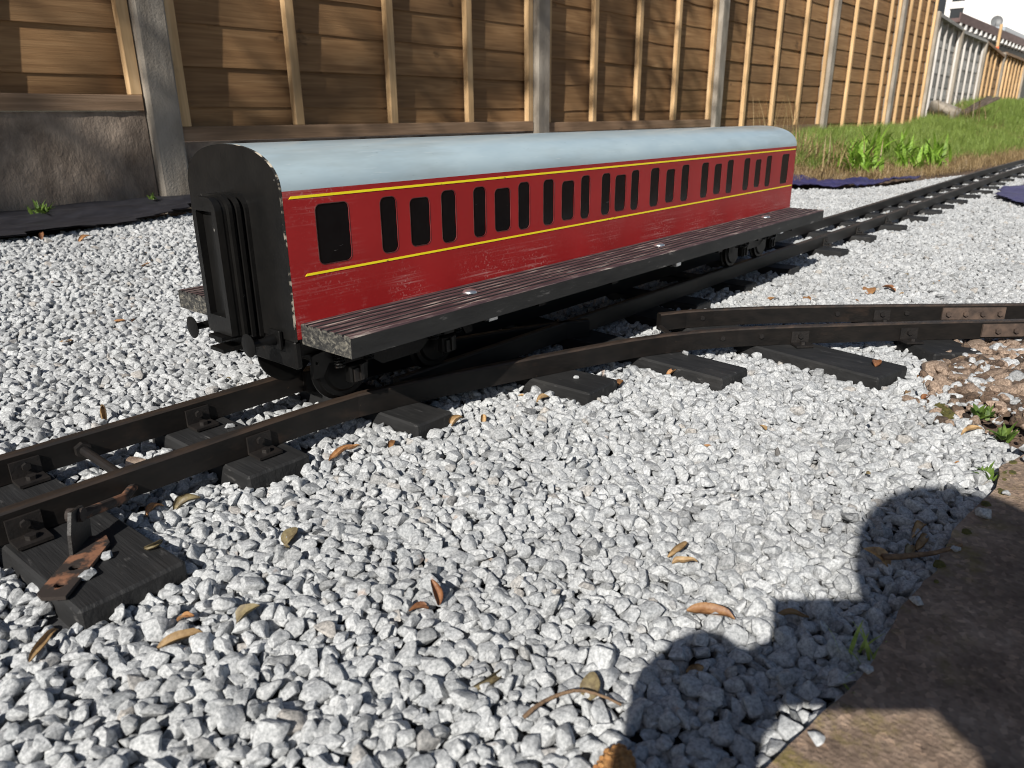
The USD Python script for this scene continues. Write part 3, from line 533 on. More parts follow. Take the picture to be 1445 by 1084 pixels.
# bogies
for bxc in (.155, 1.215):
    bg = obj('bogie', [bx(bxc - .045, bxc + .045, -.055, .055, .098, .107), trimesh.creation.cylinder(.02, .012, transform=trimesh.transformations.translation_matrix([bxc, 0, .102]))], M['blackm'], coach)
    for s in (-1, 1):
        yf = s * .0805
        fr = Polygon([(-.130, .080), (-.130, .107), (-.088, .113), (-.055, .102), (.055, .102), (.088, .113), (.130, .107), (.130, .080), (.118, .079), (.108, .094), (.05, .088), (.03, .074), (-.03, .074), (-.05, .088), (-.108, .094), (-.118, .079)])
        for hx in (-.124, .124): fr = fr.difference(Point(hx, .098).buffer(.0022))
        obj('side_frame', prism(fr, .004, (bxc, yf + .002, 0), (1, 0, 0), (0, 0, 1)), M['blackm'], bg)
        for ax_ in (-.075, .075):
            prof_w = [(0, -.006), (.027, -.006), (.030, -.003), (.036, -.003), (.0365, .003), (.0415, .0045), (.0415, .0070), (.038, .0075), (.024, .0060), (.012, .0065), (0, .0065)]
            w = trimesh.creation.revolve(np.array(prof_w), sections=36); w.apply_transform(trimesh.geometry.align_vectors([0, 0, 1], [0, -s, 0])); w.apply_translation([bxc + ax_, s * .0625, RT_Z + .0362])
            obj('wheel', w, M['blackm'], bg, smooth=35)
            zc = RT_Z + .0362
            obj('axle_box', [bx(bxc + ax_ - .013, bxc + ax_ + .013, min(yf + s * .0022, yf + s * .014), max(yf + s * .0022, yf + s * .014), zc - .012, zc + .011, .002)], M['blackm'], bg)
            obj('axle_cover', [bx(bxc + ax_ - .009, bxc + ax_ + .004, min(yf + s * .0142, yf + s * .0165), max(yf + s * .0142, yf + s * .0165), zc - .010, zc + .006), bx(bxc + ax_ - .002, bxc + ax_ + .0025, min(yf + s * .0167, yf + s * .019), max(yf + s * .0167, yf + s * .019), zc - .009, zc + .010)], M['iron'], bg)
            for sx in (-1, 1):
                zs = np.linspace(0, 5 * 2 * math.pi, 50); hel = np.c_[bxc + ax_ + sx * .021 + .0055 * np.cos(zs), yf + s * .006 + .0055 * np.sin(zs), .086 + .018 * zs / zs[-1]]
                obj('spring', cat_mesh([rod(hel[i], hel[i + 1], .0012, 5) for i in range(0, 49)]), M['blackm'], bg)
    for ax_ in (-.075, .075): obj('axle', rod((bxc + ax_, -.056, RT_Z + .0362), (bxc + ax_, .056, RT_Z + .0362), .006), M['iron'], bg)

# ------------------------------------------------------------------ fence
POSTX = [-1.20, .705, 2.615, 4.525, 6.62, 8.575, 9.985, 11.90, 13.815, 15.725, 17.635]
PW = .098
def FYX(x): return FY + np.interp(x, [10, 11.9, 15.7, 17.7], [0, .125, .205, .15])
post_h = [2.3, 2.3, 2.3, 2.3, 2.3, 2.3, 1.46, 1.42, 1.40, 1.33, 1.30]
pl = ['leftmost, mostly shaded grey concrete fence post beyond the frame', 'broad brown grey concrete fence post at left with a bright left edge', 'grey concrete fence post rising behind the middle of the coach', 'grey concrete fence post behind the right part of the coach roof', 'pale concrete fence post beside the grass at the right end of the coach', 'pale concrete fence post standing in the grass right of the plants',
      'pale post where the brown fence ends and the weathered grey panels begin', 'pale post between the two weathered grey panels', 'pale post between the grey panels and the far tan panels', 'slim pale post between the two far tan panels', 'white post at the right border of the far fence']
for i, x in enumerate(POSTX):
    fy = float(FYX(x)); zb = float(hgt(x, fy)) - .3
    t = thing('fence_post', pl[i], 'fence post', (x, fy, zb), 0, None)
    m = bx(0, PW, 0, .095, 0, post_h[i] - zb, .008)
    m = m.subdivide().subdivide().subdivide(); m.vertices[:, :2] += (meshkit.fbm(m.vertices * [30, 30, 9] + i * 7, 3, i) - .5)[:, None] * .006 * np.clip(1, 0, 1)
    obj('concrete_shaft', m, M['concrete'], t)
def fence_panel(i, zb, zt0, zt1, battens, kind, label, wav=.004, exp=.125, ls=0):
    xa, xb = POSTX[i] + PW + .004, POSTX[i + 1] - .004; fy = float(FYX((xa + xb) / 2)); sl = (FYX(xb) - FYX(xa)) / (xb - xa)
    t = thing('garden_fence', label, 'fence', (xa, float(FYX(xa)), zb), math.degrees(math.atan(sl)))
    L = math.hypot(xb - xa, FYX(xb) - FYX(xa)); r = np.random.default_rng(40 + i)
    bm, tm, hm_ = dict(tan=('board', 'batten', 'hrail'), grey=('greyboard', 'greybatten', 'greyboard'), far=('tanboard', 'batten', 'hrail'))[kind]
    zt = lambda x: zt0 + (zt1 - zt0) * x / L
    H = max(zt0, zt1) - zb; YB = .074                                    # boards' rear plane behind the post front
    n = int(math.ceil(H / exp)); nx_ = max(8, int(L / .07)) if i < 5 else 10
    for k in range(n):
        z0_, z1 = k * exp - (.02 if k else 0), min((k + 1) * exp + .012, H)
        if z1 - z0_ < .03: continue
        u = np.linspace(0, L, nx_ + 1); top = np.minimum(np.full_like(u, z1), zt(u) - zb - .002); top = np.maximum(top, z0_ + .004)
        lo = z0_ + (meshkit.fbm(np.stack([u * 5 + i * 13, 0 * u + k * 3.7, 0 * u], -1), 3, k + i) - .5) * 1.1 * wav * (k > 0) + (.0 if k == 0 else r.normal(0, .003))
        tilt = .0025 + r.uniform(-.0005, .0025); th = .003
        bow = (meshkit.noise(np.stack([u * 1.3 + k, 0 * u + k, 0 * u + i], -1), 3) - .5) * .004
        yf0 = YB - tilt - th + bow; yf1 = YB - th + .004 + bow
        rows = [np.c_[u, yf0, lo], np.c_[u, yf1, top], np.c_[u, yf1 + th, top], np.c_[u, yf0 + th, lo]]
        v = np.stack(rows, 1).reshape(-1, 3); f = []
        for q in range(nx_):
            for j in range(4):
                a, b, c, d_ = q * 4 + j, q * 4 + (j + 1) % 4, (q + 1) * 4 + (j + 1) % 4, (q + 1) * 4 + j
                f += [(a, d_, c), (a, c, b)]
        f += [(0, 1, 2), (0, 2, 3), (nx_ * 4, nx_ * 4 + 2, nx_ * 4 + 1), (nx_ * 4, nx_ * 4 + 3, nx_ * 4 + 2)]
        obj('board', trimesh.Trimesh(v, f, process=False), M[bm], t)
    for bx_ in battens:
        xc = bx_ - xa if bx_ > xa - .2 else bx_; xc = min(max(xc, .019), L - .019); w = dict(tan=.0175, far=.02, grey=.013)[kind]
        m = bx(xc - w, xc + w, .027, YB - .020, .046, zt(xc) - zb - (.036 if kind != 'tan' else .04), .0015).subdivide().subdivide()
        m.vertices[:, 0] += (meshkit.fbm(m.vertices * [0, 0, 3] + bx_, 2, 9) - .5) * .008
        obj('batten', m, M[tm], t)
    obj('bottom_rail', bx(0.002, L - .002, .024, YB - .021, 0, .0455, .0015), M[hm_], t)
    tr_ = bx(0.0, L, .02 if kind == 'tan' else .0, YB + .02, -.034, 0.004); tr_.vertices[:, 2] += zt(tr_.vertices[:, 0]) - zb
    obj('top_rail', tr_, M[hm_], t)
    return t
E_ = lambda i, *b: [POSTX[i] + PW + .02] + list(b) + [POSTX[i + 1] - .022]
fence_panel(0, .386, 2.2, 2.2, E_(0, -.65, -.2, .25), 'tan', 'leftmost brown fence panel above the rough concrete gravel board')
fence_panel(1, .292, 2.12, 2.12, E_(1, 1.262, 1.718, 2.17), 'tan', 'brown fence panel behind the front half of the coach, four battens in view', .005)
fence_panel(2, .285, 2.12, 2.12, E_(2, 3.14, 3.585, 4.025), 'tan', 'brown fence panel with ragged wavy board edges behind the middle of the coach', .014)
fence_panel(3, .23, 2.1, 2.1, E_(3, 5.04, 5.56, 6.085), 'tan', 'brown fence panel behind the far end of the coach', .007)
fence_panel(4, .17, 2.1, 2.1, E_(4, 7.245, 7.755, 8.285), 'tan', 'brown fence panel behind the green strap-leaved plants', .006)
fence_panel(5, .20, 2.1, 2.1, E_(5, 8.95, 9.285, 9.625), 'tan', 'narrowest brown fence panel just before the grey panels', .006)
fence_panel(6, .25, 1.445, 1.43, E_(6, 10.42, 10.86, 11.3), 'grey', 'nearer weathered grey fence panel with pale battens', .004, .15)
fence_panel(7, .36, 1.405, 1.40, E_(7, 12.4, 12.85, 13.3), 'grey', 'farther weathered grey fence panel with pale battens', .004, .15)
fence_panel(8, .36, 1.39, 1.285, E_(8, 14.3, 14.72, 15.1), 'far', 'far tan fence panel with a top rail sloping down to the right', .004, .14)
fence_panel(9, .36, 1.335, 1.29, E_(9, 16.1, 16.4, 16.7, 17.0, 17.3), 'far', 'farthest tan fence panel at the right border', .004, .14)
for i, (zb, zt, lb) in enumerate([(-.05, .385, 'rough brown concrete gravel board at left under the fence'), (-.05, .290, 'concrete gravel board hidden behind the coach at left'), (-.05, .283, 'concrete gravel board behind the middle of the coach')]):
    xa, xb = POSTX[i] + PW + .003, POSTX[i + 1] - .003
    t = thing('gravel_board', lb, 'gravel board', (xa, FY, zb))
    nu, nv = int((xb - xa) / .012), int((zt - zb) / .012)
    uu, vv = np.meshgrid(np.linspace(0, xb - xa, nu), np.linspace(0, zt - zb, nv), indexing='ij')
    dep = .032 - (meshkit.fbm(np.stack([uu * 22, vv * 14, 0 * uu + i], -1), 4, 2) - .5) * .007 + 0 * uu
    ii = np.arange(nu * nv).reshape(nu, nv); q = np.stack([ii[:-1, :-1], ii[1:, :-1], ii[1:, 1:], ii[:-1, 1:]], -1).reshape(-1, 4)
    front = trimesh.Trimesh(np.stack([uu, dep, vv], -1).reshape(-1, 3), np.vstack([q[:, [0, 1, 2]], q[:, [0, 2, 3]]]), process=False)
    back = bx(0, xb - xa, .045, .075, 0, zt - zb - .0005)
    obj('slab_face', [front, back, bx(0, xb - xa, .030, .0447, zt - zb - .004, zt - zb)], M['gravelboard'], t, smooth=40)

# ------------------------------------------------------------------ membranes
def cloth(name, outline, zfun, mt, label, step=.02, amp=.012, seed=0, fr=9):
    po = Polygon(outline); x0_, y0_, x1_, y1_ = po.bounds
    px, py = np.meshgrid(np.arange(x0_, x1_ + step, step), np.arange(y0_, y1_ + step, step), indexing='ij')
    ins = contains_xy(po.buffer(step * .7), px.ravel(), py.ravel()).reshape(px.shape)
    z = hgt(px, py) + zfun(px, py) + (meshkit.fbm(np.stack([px * fr * .5, py * fr * 2.2, 0 * px], -1), 4, seed) - .3) * amp
    ii = np.arange(px.size).reshape(px.shape); ok = ins[:-1, :-1] & ins[1:, :-1] & ins[1:, 1:] & ins[:-1, 1:]
    q = np.stack([ii[:-1, :-1], ii[1:, :-1], ii[1:, 1:], ii[:-1, 1:]], -1)[ok]
    v = np.stack([px, py, z], -1).reshape(-1, 3); m = trimesh.Trimesh(v, np.vstack([q[:, [0, 1, 2]], q[:, [0, 2, 3]]]), process=False); m.remove_unreferenced_vertices()
    lo = m.copy(); lo.vertices[:, 2] -= .003; lo.invert()
    return tag(obj(name, [m, lo], mt, smooth=True), label, 'membrane')
cloth('weed_membrane', [(-1.1, 1.36), (.1, 1.36), (.3, 1.38), (.75, 1.49), (1.4, 1.36), (2.5, 1.06), (2.6, 1.64), (-1.1, 1.64)], lambda x, y: .012 + .022 * sstep((y - 1.54) / .1) + .016 * np.exp(-((y - 1.50 - .04 * np.sin(x * 5)) / .03) ** 2), M['fabric'], 'folded black weed membrane along the foot of the fence at left', .015, .03, 3)
cloth('weed_membrane', [(3.40, .78), (3.46, .66), (3.56, .48), (3.80, .40), (4.0, .345), (4.40, .315), (4.40, .37), (4.1, .43), (3.85, .56), (3.72, .80), (3.5, .90)], lambda x, y: .016 + 0 * x, M['tarp'], 'dark blue membrane edge below the plants right of the coach', .02, .035, 5)
cloth('weed_membrane', [(3.18, -.36), (3.5, -.20), (4.0, -.15), (4.1, -.14), (4.1, -.34), (3.6, -.5), (3.3, -.45)], lambda x, y: .012 + 0 * x, M['tarp'], 'dark blue membrane patch at the right border beside the track', .02, .02, 8)

# ------------------------------------------------------------------ fallen leaves, pods, twigs
def leaf_mesh(L, W, curl, fold, tip=1.0, twist=0.0, n=12, seed=0):
    r = np.random.default_rng(seed); s = np.linspace(0, 1, n); w = W / 2 * np.sin(np.pi * s ** (.8 * tip)) ** .75 + .0004
    cols = np.linspace(-1, 1, 7); v = []
    for a, ww in zip(s, w):
        th = curl * (a - .5); cx_ = L * (math.sin(th) / curl if abs(curl) > 1e-3 else a - .5); cz = L * ((math.cos(th) - 1) / curl if abs(curl) > 1e-3 else 0)
        for c in cols:
            ph = fold * c; y = ww * (math.sin(ph) / fold if abs(fold) > 1e-3 else c); z = ww * (1 - math.cos(ph)) / fold if abs(fold) > 1e-3 else 0
            tw = twist * (a - .5); y, z = y * math.cos(tw) - z * math.sin(tw), y * math.sin(tw) + z * math.cos(tw)
            v.append((cx_, y, cz + z))
    v = np.array(v); v += (meshkit.fbm(v * 90 + seed, 2, seed)[:, None] - .5) * .003
    ii = np.arange(n * 7).reshape(n, 7); q = np.stack([ii[:-1, :-1], ii[1:, :-1], ii[1:, 1:], ii[:-1, 1:]], -1).reshape(-1, 4)
    m = trimesh.Trimesh(v, np.vstack([q[:, [0, 1, 2]], q[:, [0, 2, 3]]]), process=False)
    n_ = m.vertex_normals.copy(); b = m.copy(); b.vertices = b.vertices - n_ * .0005; b.invert()
    return cat_mesh([m, b])
# (x, y, length, width, curl, fold, yaw, tilt, roll, material, lift, label)
LV = [(-.103, .20, .036, .020, 1.6, 2.2, 70, 55, 0, 'leaf_tan', .010, 'curled tan pod standing on end left of the main track near the coach'),
      (.112, .661, .030, .014, .6, .8, -15, 5, 10, 'leaf_orange', .004, 'orange leaf on the gravel left of the coach, nearer of two'),
      (.325, 1.003, .032, .016, .5, .9, -40, 25, 0, 'leaf_orange', .005, 'brown orange leaf on the gravel between fence post and coach end'),
      (.313, 1.30, .050, .020, .9, 1.2, 10, 20, 20, 'leaf_orange', .008, 'two-lobed orange brown leaf on gravel below the rough gravel board'),
      (.24, 1.37, .040, .018, .7, 1.1, 60, 40, 0, 'leaf_brown', .012, 'brown leaf at the edge of the black membrane at left'),
      (.0, .60, .032, .014, .4, .6, 15, 5, 5, 'leaf_tan', .004, 'pale tan leaf on gravel at the left, farther from the rail'),
      (-.21, .137, .018, .010, .5, .8, 20, 10, 0, 'leaf_orange', .003, 'tiny orange leaf just behind the left rail'),
      (-.140, .022, .040, .030, .8, .5, 40, 10, 20, 'leaf_pale', .010, 'pale crumpled leaf lying between the two rails'),
      (-.172, -.085, .026, .013, 1.2, 1.4, 10, 5, 0, 'leaf_orange', .008, 'bright orange curled leaf beside the near rail'),
      (-.150, -.104, .036, .022, 1.2, 1.6, -25, 20, 30, 'leaf_olive', .010, 'olive folded leaf beside the bright orange one near the rail'),
      (-.214, -.178, .030, .010, 2.6, 2.0, -10, 10, 60, 'leaf_olive', .008, 'hook-shaped olive pod at the corner of the large sleeper'),
      (-.116, -.232, .026, .018, .5, .8, 25, 12, 0, 'leaf_olive', .006, 'round grey brown leaf alone right of the large sleeper'),
      (.022, -.131, .052, .017, .5, 1.6, -6, 8, 0, 'leaf_orange', .007, 'long orange and yellow pod husk below the coach front wheels'),
      (.078, -.147, .024, .012, .6, 1.2, 30, 15, 0, 'leaf_orange', .005, 'small orange leaf right of the long pod husk'),
      (.170, -.160, .026, .022, 1.4, 1.8, -20, 25, 20, 'leaf_tan', .010, 'cup-shaped tan leaf just below the coach shadow'),
      (.196, -.182, .022, .014, 1.3, 1.6, 50, 40, 0, 'leaf_tan', .009, 'yellowish curled leaf beside the cup-shaped one'),
      (.306, -.19, .026, .014, 1.0, 1.6, -20, 10, 0, 'leaf_tan', .006, 'tan curled leaf at the left of a jutting sleeper'),
      (.425, -.235, .026, .016, .8, 1.0, 10, 5, 10, 'leaf_orange', .008, 'orange red leaf just right of a jutting sleeper'),
      (.505, -.275, .028, .015, .8, 1.2, -35, 25, 0, 'leaf_orange', .008, 'orange red leaf at the foot of the near branch rail'),
      (-.100, -.405, .026, .013, .9, 1.4, 75, 62, 0, 'leaf_brown', .013, 'brown leaf standing upright as one half of a pair in the foreground'),
      (-.112, -.398, .022, .013, .9, 1.3, 160, 18, 10, 'leaf_brown', .007, 'brown leaf lying as the lower half of a pair in the foreground'),
      (-.250, -.290, .040, .014, .5, 1.2, -18, 3, 10, 'leaf_tan', .007, 'long tan leaf below the large sleeper, lower of two'),
      (-.238, -.275, .026, .009, .6, 1.3, -75, 30, 0, 'leaf_orange', .011, 'narrow orange tan leaf standing above the long tan one'),
      (-.206, -.308, .028, .022, .5, .7, -35, 35, 0, 'leaf_olive', .012, 'round olive leaf tilted up in the left foreground'),
      (-.318, -.226, .040, .010, .7, 1.4, 35, 6, 20, 'leaf_tan', .007, 'thin tan leaf at the lower left end of the lever plate'),
      (-.134, -.493, .044, .011, 1.0, 1.7, -8, 4, 60, 'leaf_olive', .007, 'twisted olive pod in the lower middle of the gravel'),
      (-.099, -.551, .022, .018, .6, .7, 20, 20, 0, 'leaf_olive', .006, 'round olive leaf left of the photographer shadow'),
      (.018, -.578, .044, .016, .5, 1.1, -74, 4, 15, 'leaf_orange', .008, 'bright orange pointed leaf, largest in the right foreground'),
      (.085, -.515, .034, .010, .9, 1.5, -12, 8, 20, 'leaf_tan', .008, 'tan curved leaf, upper arm of a forked pair above the bright orange leaf'),
      (.070, -.528, .028, .011, .9, 1.5, -50, 8, 0, 'leaf_tan', .006, 'tan curved leaf, lower arm of a forked pair above the bright orange leaf'),
      (.062, -.622, .034, .009, .7, 1.5, -60, 10, 0, 'leaf_tan', .007, 'tan leaf crossing the edge of the photographer shadow'),
      (.543, -.655, .040, .012, 1.0, 1.5, -38, 6, 0, 'leaf_tan', .008, 'tan banana-shaped pod on gravel at the right'),
      (.631, -.584, .030, .014, .6, 1.3, -8, 5, 0, 'leaf_brown', .006, 'shiny brown leaf on gravel below the last branch sleeper'),
      (.640, -.560, .024, .012, .6, 1.3, 5, 5, 0, 'leaf_tan', .006, 'tan leaf beside the shiny brown one'),
      (.260, -.664, .038, .015, .6, 1.6, -4, 6, 10, 'leaf_tan', .008, 'tan pod husk at the top of the shaded heap by the path'),
      (.240, -.672, .040, .014, .6, 1.6, 0, 4, 20, 'leaf_tan', .009, 'tan pod husk in the middle of the shaded heap by the path'),
      (.212, -.668, .032, .015, .6, 1.5, 10, 6, 0, 'leaf_olive', .008, 'olive pod husk at the bottom of the shaded heap by the path'),
      (.178, -.652, .034, .024, .9, .9, 80, 25, 10, 'leaf_tan', .010, 'broad tan leaf in the photographer shadow left of the heap'),
      (1.09, -.256, .040, .022, .8, .8, 20, 10, 0, 'leaf_orange', .006, 'reddish leaf on gravel between coach shadow and branch rail'),
      (1.25, -.33, .050, .035, .8, .6, 20, 10, 0, 'leaf_orange', .008, 'largest pinkish brown leaf cluster on gravel behind the branch rails'),
      (1.29, -.36, .040, .03, 1.0, .9, 100, 15, 0, 'leaf_brown', .008, 'brown leaf beside the pinkish cluster behind the branch rails'),
      (1.05, -.20, .030, .018, .8, .8, -20, 10, 0, 'leaf_orange', .006, 'small orange leaf nearest the edge of the coach shadow'),
      (.70, -.50, .030, .018, .6, .8, 10, 5, 0, 'leaf_brown', .008, 'red brown leaf at the side of the longest branch sleeper'),
      (.30, -.43, .024, .007, .5, 1.8, -32, 3, 0, 'leaf_orange', .005, 'orange catkin-like leaf alone in the middle of the sunny gravel'),
      (.39, -.462, .014, .008, .5, 1.2, 60, 5, 0, 'leaf_tan', .005, 'tiny yellow brown leaf right of the orange one in the middle'),
      (2.4, -.5, .03, .02, .6, .8, 10, 5, 0, 'leaf_tan', .006, 'tan leaf far back on the gravel at the right')]
for i, (x, y, L, W, cu, fo, yaw, ti, ro, mt, lift, lb) in enumerate(LV):
    L, W = L * .82, W * .78
    m = leaf_mesh(L, W, cu * 1.25, fo * 1.15, 1.0 + .25 * math.sin(i * 2.1), .5 * math.sin(i * 1.3), seed=i)
    turn(m, [1, 0, 0], ro); turn(m, [0, 1, 0], -ti); turn(m, [0, 0, 1], yaw)
    z = surf(x, y, .009); m.vertices += [x, y, 0]; m.vertices[:, 2] += z + .0015 - np.percentile(m.vertices[:, 2], 12)
    tag(obj('fallen_leaf', m, M[mt], smooth=True), lb, 'leaf', 'dry leaves and pods fallen on the gravel')
def twig(pts, r, label, n=10):
    p = smooth_path(pts, n); p[:, 2] += (meshkit.noise(p * 60, 3) - .5) * .003
    tag(obj('dry_twig', cat_mesh([rod(p[i], p[i + 1], r * (1 - .5 * i / n), 7) for i in range(n - 1)]), M['twig'], smooth=True), label, 'twig')
def sp(x, y, d=.006): return (x, y, surf(x, y) + d)
twig([sp(.175, -.655, .01), sp(.20, -.680, .012), (.226, -.703, .0145)], .0028, 'straight brown twig reaching from the shaded heap onto the path')
twig([sp(-.15, -.535), sp(-.115, -.548, .009), sp(-.10, -.575, .004)], .0015, 'thin bent twig beside the round olive leaf')
twig([sp(.70, -.33, .012), sp(.74, -.345, .012), sp(.80, -.352, .01)], .0016, 'thin straw lying across the longest branch sleeper')
lt = UsdGeom.PointInstancer.Define(stage, '/World/leaf_litter'); tag(lt, 'tiny dry leaf scraps and husk fragments among the chippings', 'leaf litter', kind='stuff')
ids = [str(obj('scrap', leaf_mesh(.014, .007, .9 + .3 * k, 1.2, 1.0, .6, 5, 300 + k), M[('leaf_tan', 'leaf_brown', 'leaf_orange', 'leaf_olive')[k]], lt, smooth=True).GetPath()) for k in range(4)]
rl_ = np.random.default_rng(17); LX = np.c_[rl_.uniform(-.4, 2.6, 90), rl_.uniform(-.68, 1.3, 90)]; LX = LX[contains_xy(GRAVEL.buffer(-.02), LX[:, 0], LX[:, 1])]; nl = len(LX)
instancer(lt, ids, np.c_[LX, [surf(a, b) + .002 for a, b in LX]], quat(rl_.uniform(0, 6.3, nl), rl_.normal(0, .4, nl), rl_.normal(0, .5, nl)), rl_.uniform(.35, 1.0, nl), rl_.integers(0, 4, nl))
# the knobbly catkin at the bottom edge
ck = thing('seed_cone', 'knobbly orange brown seed cone at the bottom edge beside the shadow', 'seed cone', (-.150, -.602, surf(-.15, -.602)), 20)
core = trimesh.creation.icosphere(3, .5); core.vertices *= [.040, .022, .018]; core.vertices[:, 2] += .006; obj('core', core, M['cone'], ck, smooth=True)
sc = []
for k in range(170):
    a = rng.uniform(0, 2 * math.pi); u = rng.uniform(-.95, .95); rr = math.sqrt(1 - u * u); c = np.array([.020 * u, .011 * rr * math.cos(a), .006 + .009 * rr * math.sin(a)])
    s = trimesh.creation.icosphere(0, .0019); s.vertices *= rng.uniform(.6, 1.3, 3); s.apply_translation(c); sc.append(s)
tag(obj('scales', sc, M['cone'], ck), kind='stuff')

# brown rubble heap at the right
RB = [(.86, -.60, .034), (.93, -.585, .030), (.90, -.635, .026), (.985, -.65, .03), (.80, -.595, .026), (.765, -.565, .024), (.84, -.645, .026), (.74, -.60, .022), (.93, -.66, .03), (1.02, -.70, .034), (.69, -.625, .026), (.79, -.65, .034), (.72, -.655, .03), (.86, -.69, .036), (.66, -.66, .02), (.94, -.72, .03), (.80, -.71, .03)]
rl = ['largest', 'rounded', 'small', 'angular', 'flat', 'pale', 'dark', 'pointed', 'broad', 'rear', 'lowest', 'long', 'pinkish', 'wide', 'little', 'outer', 'chunky']
for i, (x, y, s) in enumerate(RB):
    m = stone(500 + i, .9 if rl[i] != 'flat' else .6); s *= .72; m.vertices *= s; turn(m, [0, 0, 1], rng.uniform(0, 360)); m.vertices += [x, y, float(hgt(x, y)) - .004 + s * .22]
    tag(obj('rubble_stone', m, M['stone_tan'], smooth=35), f'{rl[i]} brown rubble stone in the earthy heap by the fishplate bolts', 'stone', 'brown rubble stones at the right edge')
tag(obj('soil_heap', None or trimesh.Trimesh(*(lambda u: (np.c_[u.vertices[:, 0] * .20 + .84, u.vertices[:, 1] * .10 - .655, u.vertices[:, 2] * .014 - .006 + (meshkit.fbm(u.vertices * 5, 3, 2) - .5) * .012], u.faces))(trimesh.creation.icosphere(4)), process=False), M['soil'], smooth=True), 'crumbly brown earth between gravel and path at the right', kind='structure')
def crumbs():
    pi = UsdGeom.PointInstancer.Define(stage, '/World/soil_crumbs'); tag(pi, 'small brown stones and crumbs on the bare earth at the right edge', 'rubble', kind='stuff')
    obj('crumb', stone(900), M['stone_tan'], pi); obj('crumb', stone(901), M['soil'], pi); obj('crumb', stone(902), M['stone'], pi)
    r = np.random.default_rng(5); n = 2600; x = r.normal(.84, .12, n).clip(.56, 1.2); y = r.normal(-.66, .05, n).clip(-.85, -.56)
    s = np.exp(r.normal(math.log(.004), .5, n)).clip(.0015, .014)
    instancer(pi, ['/World/soil_crumbs/crumb', '/World/soil_crumbs/crumb_001', '/World/soil_crumbs/crumb_002'], np.c_[x, y, -.004 + .010 * np.exp(-((x - .84) / .16) ** 2 - ((y + .655) / .09) ** 2) + s * .3], quat(r.uniform(0, 6.3, n), r.normal(0, .5, n), r.normal(0, .5, n)), s, r.choice([0, 0, 0, 1, 1, 2], n))
crumbs()

# ------------------------------------------------------------------ weeds, plants, grass
def blade(L, W, lean, az, root, n=5, droop=1.2, r=None):
    s = np.linspace(0, 1, n); th = lean + droop * s ** 1.5; seg = L / (n - 1)
    out = np.r_[0, np.cumsum(np.sin(th[:-1]) * seg)]; up = np.r_[0, np.cumsum(np.cos(th[:-1]) * seg)]
    w = W / 2 * np.clip(1 - s ** 2.2, .05, 1) * (0.7 + .3 * np.minimum(1, s * 4)); d = np.array([math.cos(az), math.sin(az)]); p = np.array([-d[1], d[0]])
    c = np.c_[out[:, None] * d, up]; v = np.stack([c - np.c_[w[:, None] * p, 0 * w - 0], c + np.c_[w[:, None] * p, 0 * w]], 1); v[:, :, 2] += 0
    mid = c + np.c_[0 * w[:, None] * p, -w * .35]; v = np.stack([v[:, 0], mid, v[:, 1]], 1).reshape(-1, 3) + root; f = []
    for i in range(n - 1):
        for j in range(2):
            a = i * 3 + j; f += [(a, a + 1, a + 4), (a, a + 4, a + 3)]
    return trimesh.Trimesh(v, f, process=False)
def tuft(seed, n, Lm, W, spread, droop, lean=.45):
    r = np.random.default_rng(seed)
    return cat_mesh([blade(Lm * r.uniform(.55, 1.15), W * r.uniform(.7, 1.2), abs(r.normal(0, lean)), r.uniform(0, 6.3), [*(r.normal(0, spread, 2)), 0], 5, droop * r.uniform(.4, 1.3)) for _ in range(n)])
def plant(x, y, n, L, W, lb, mt='plant', rise=0.0):
    t = thing('strap_leaved_plant', lb, 'plant', (x, y, float(hgt(x, y)) + .002), 0, None); r = np.random.default_rng(int(abs(x * 1000 + y * 77)))
    for k in range(n): obj('leaf', blade(L * r.uniform(.6, 1.1), W * r.uniform(.8, 1.2), abs(r.normal(.45, .35)), r.uniform(0, 6.3), [*(r.normal(0, .045, 2)), 0], 6, r.uniform(.6, 1.7)), M[mt], t, smooth=True)
for a in [(4.35, .64, 40, .20, .030, 'bright green strap-leaved plant nearest the blue membrane, leftmost of the clump'), (4.62, .74, 38, .20, .03, 'bright green strap-leaved plant directly behind the leftmost one'), (5.05, .82, 40, .26, .030, 'tall green strap-leaved plant in the middle of the clump by the fence'),
          (5.35, .70, 38, .24, .028, 'green strap-leaved plant right of the tall middle one'), (5.6, .55, 38, .22, .026, 'green strap-leaved plant at the right end of the clump'), (4.9, .52, 34, .15, .03, 'low pale green strap-leaved plant at the front of the clump'), (5.25, .44, 30, .15, .028, 'low green plant in the straw beside the track')]: plant(*a)
def scatter(path, label, cat, protos_m, mt, pts, s, seed):
    pi = UsdGeom.PointInstancer.Define(stage, path); tag(pi, label, cat, kind='stuff'); ids = []
    for k, pm in enumerate(protos_m): ids.append(str(obj('tuft', pm, mt, pi, smooth=True).GetPath()))
    r = np.random.default_rng(seed); n = len(pts)
    instancer(pi, ids, np.c_[pts, hgt(pts[:, 0], pts[:, 1]) - .004], quat(r.uniform(0, 6.3, n), r.normal(0, .12, n), r.normal(0, .12, n)), s * r.uniform(.6, 1.25, n), r.integers(0, len(ids), n))
rg = np.random.default_rng(21)
n = 26000; x = 4.1 + 16 * rg.random(n) ** 1.5; y = rg.uniform(-.1, 1.64, n)
lo = np.interp(x, [4.1, 4.6, 5.5, 6.5, 8, 10, 14, 20], [.85, .75, .62, .42, .32, .25, .1, -.1]); nz = meshkit.fbm(np.c_[x * 1.6, y * 2.2, 0 * x], 3, 8)
ok = (y > lo) & (nz > .36)
scatter('/World/grass', 'green grass on the bank between fence and track', 'grass', [tuft(k, 16, .12, .0035, .022, 1.0) for k in range(5)], M['grass'], np.c_[x, y][ok], np.interp(x[ok], [4, 8, 20], [.75, .95, 1.25]), 2)
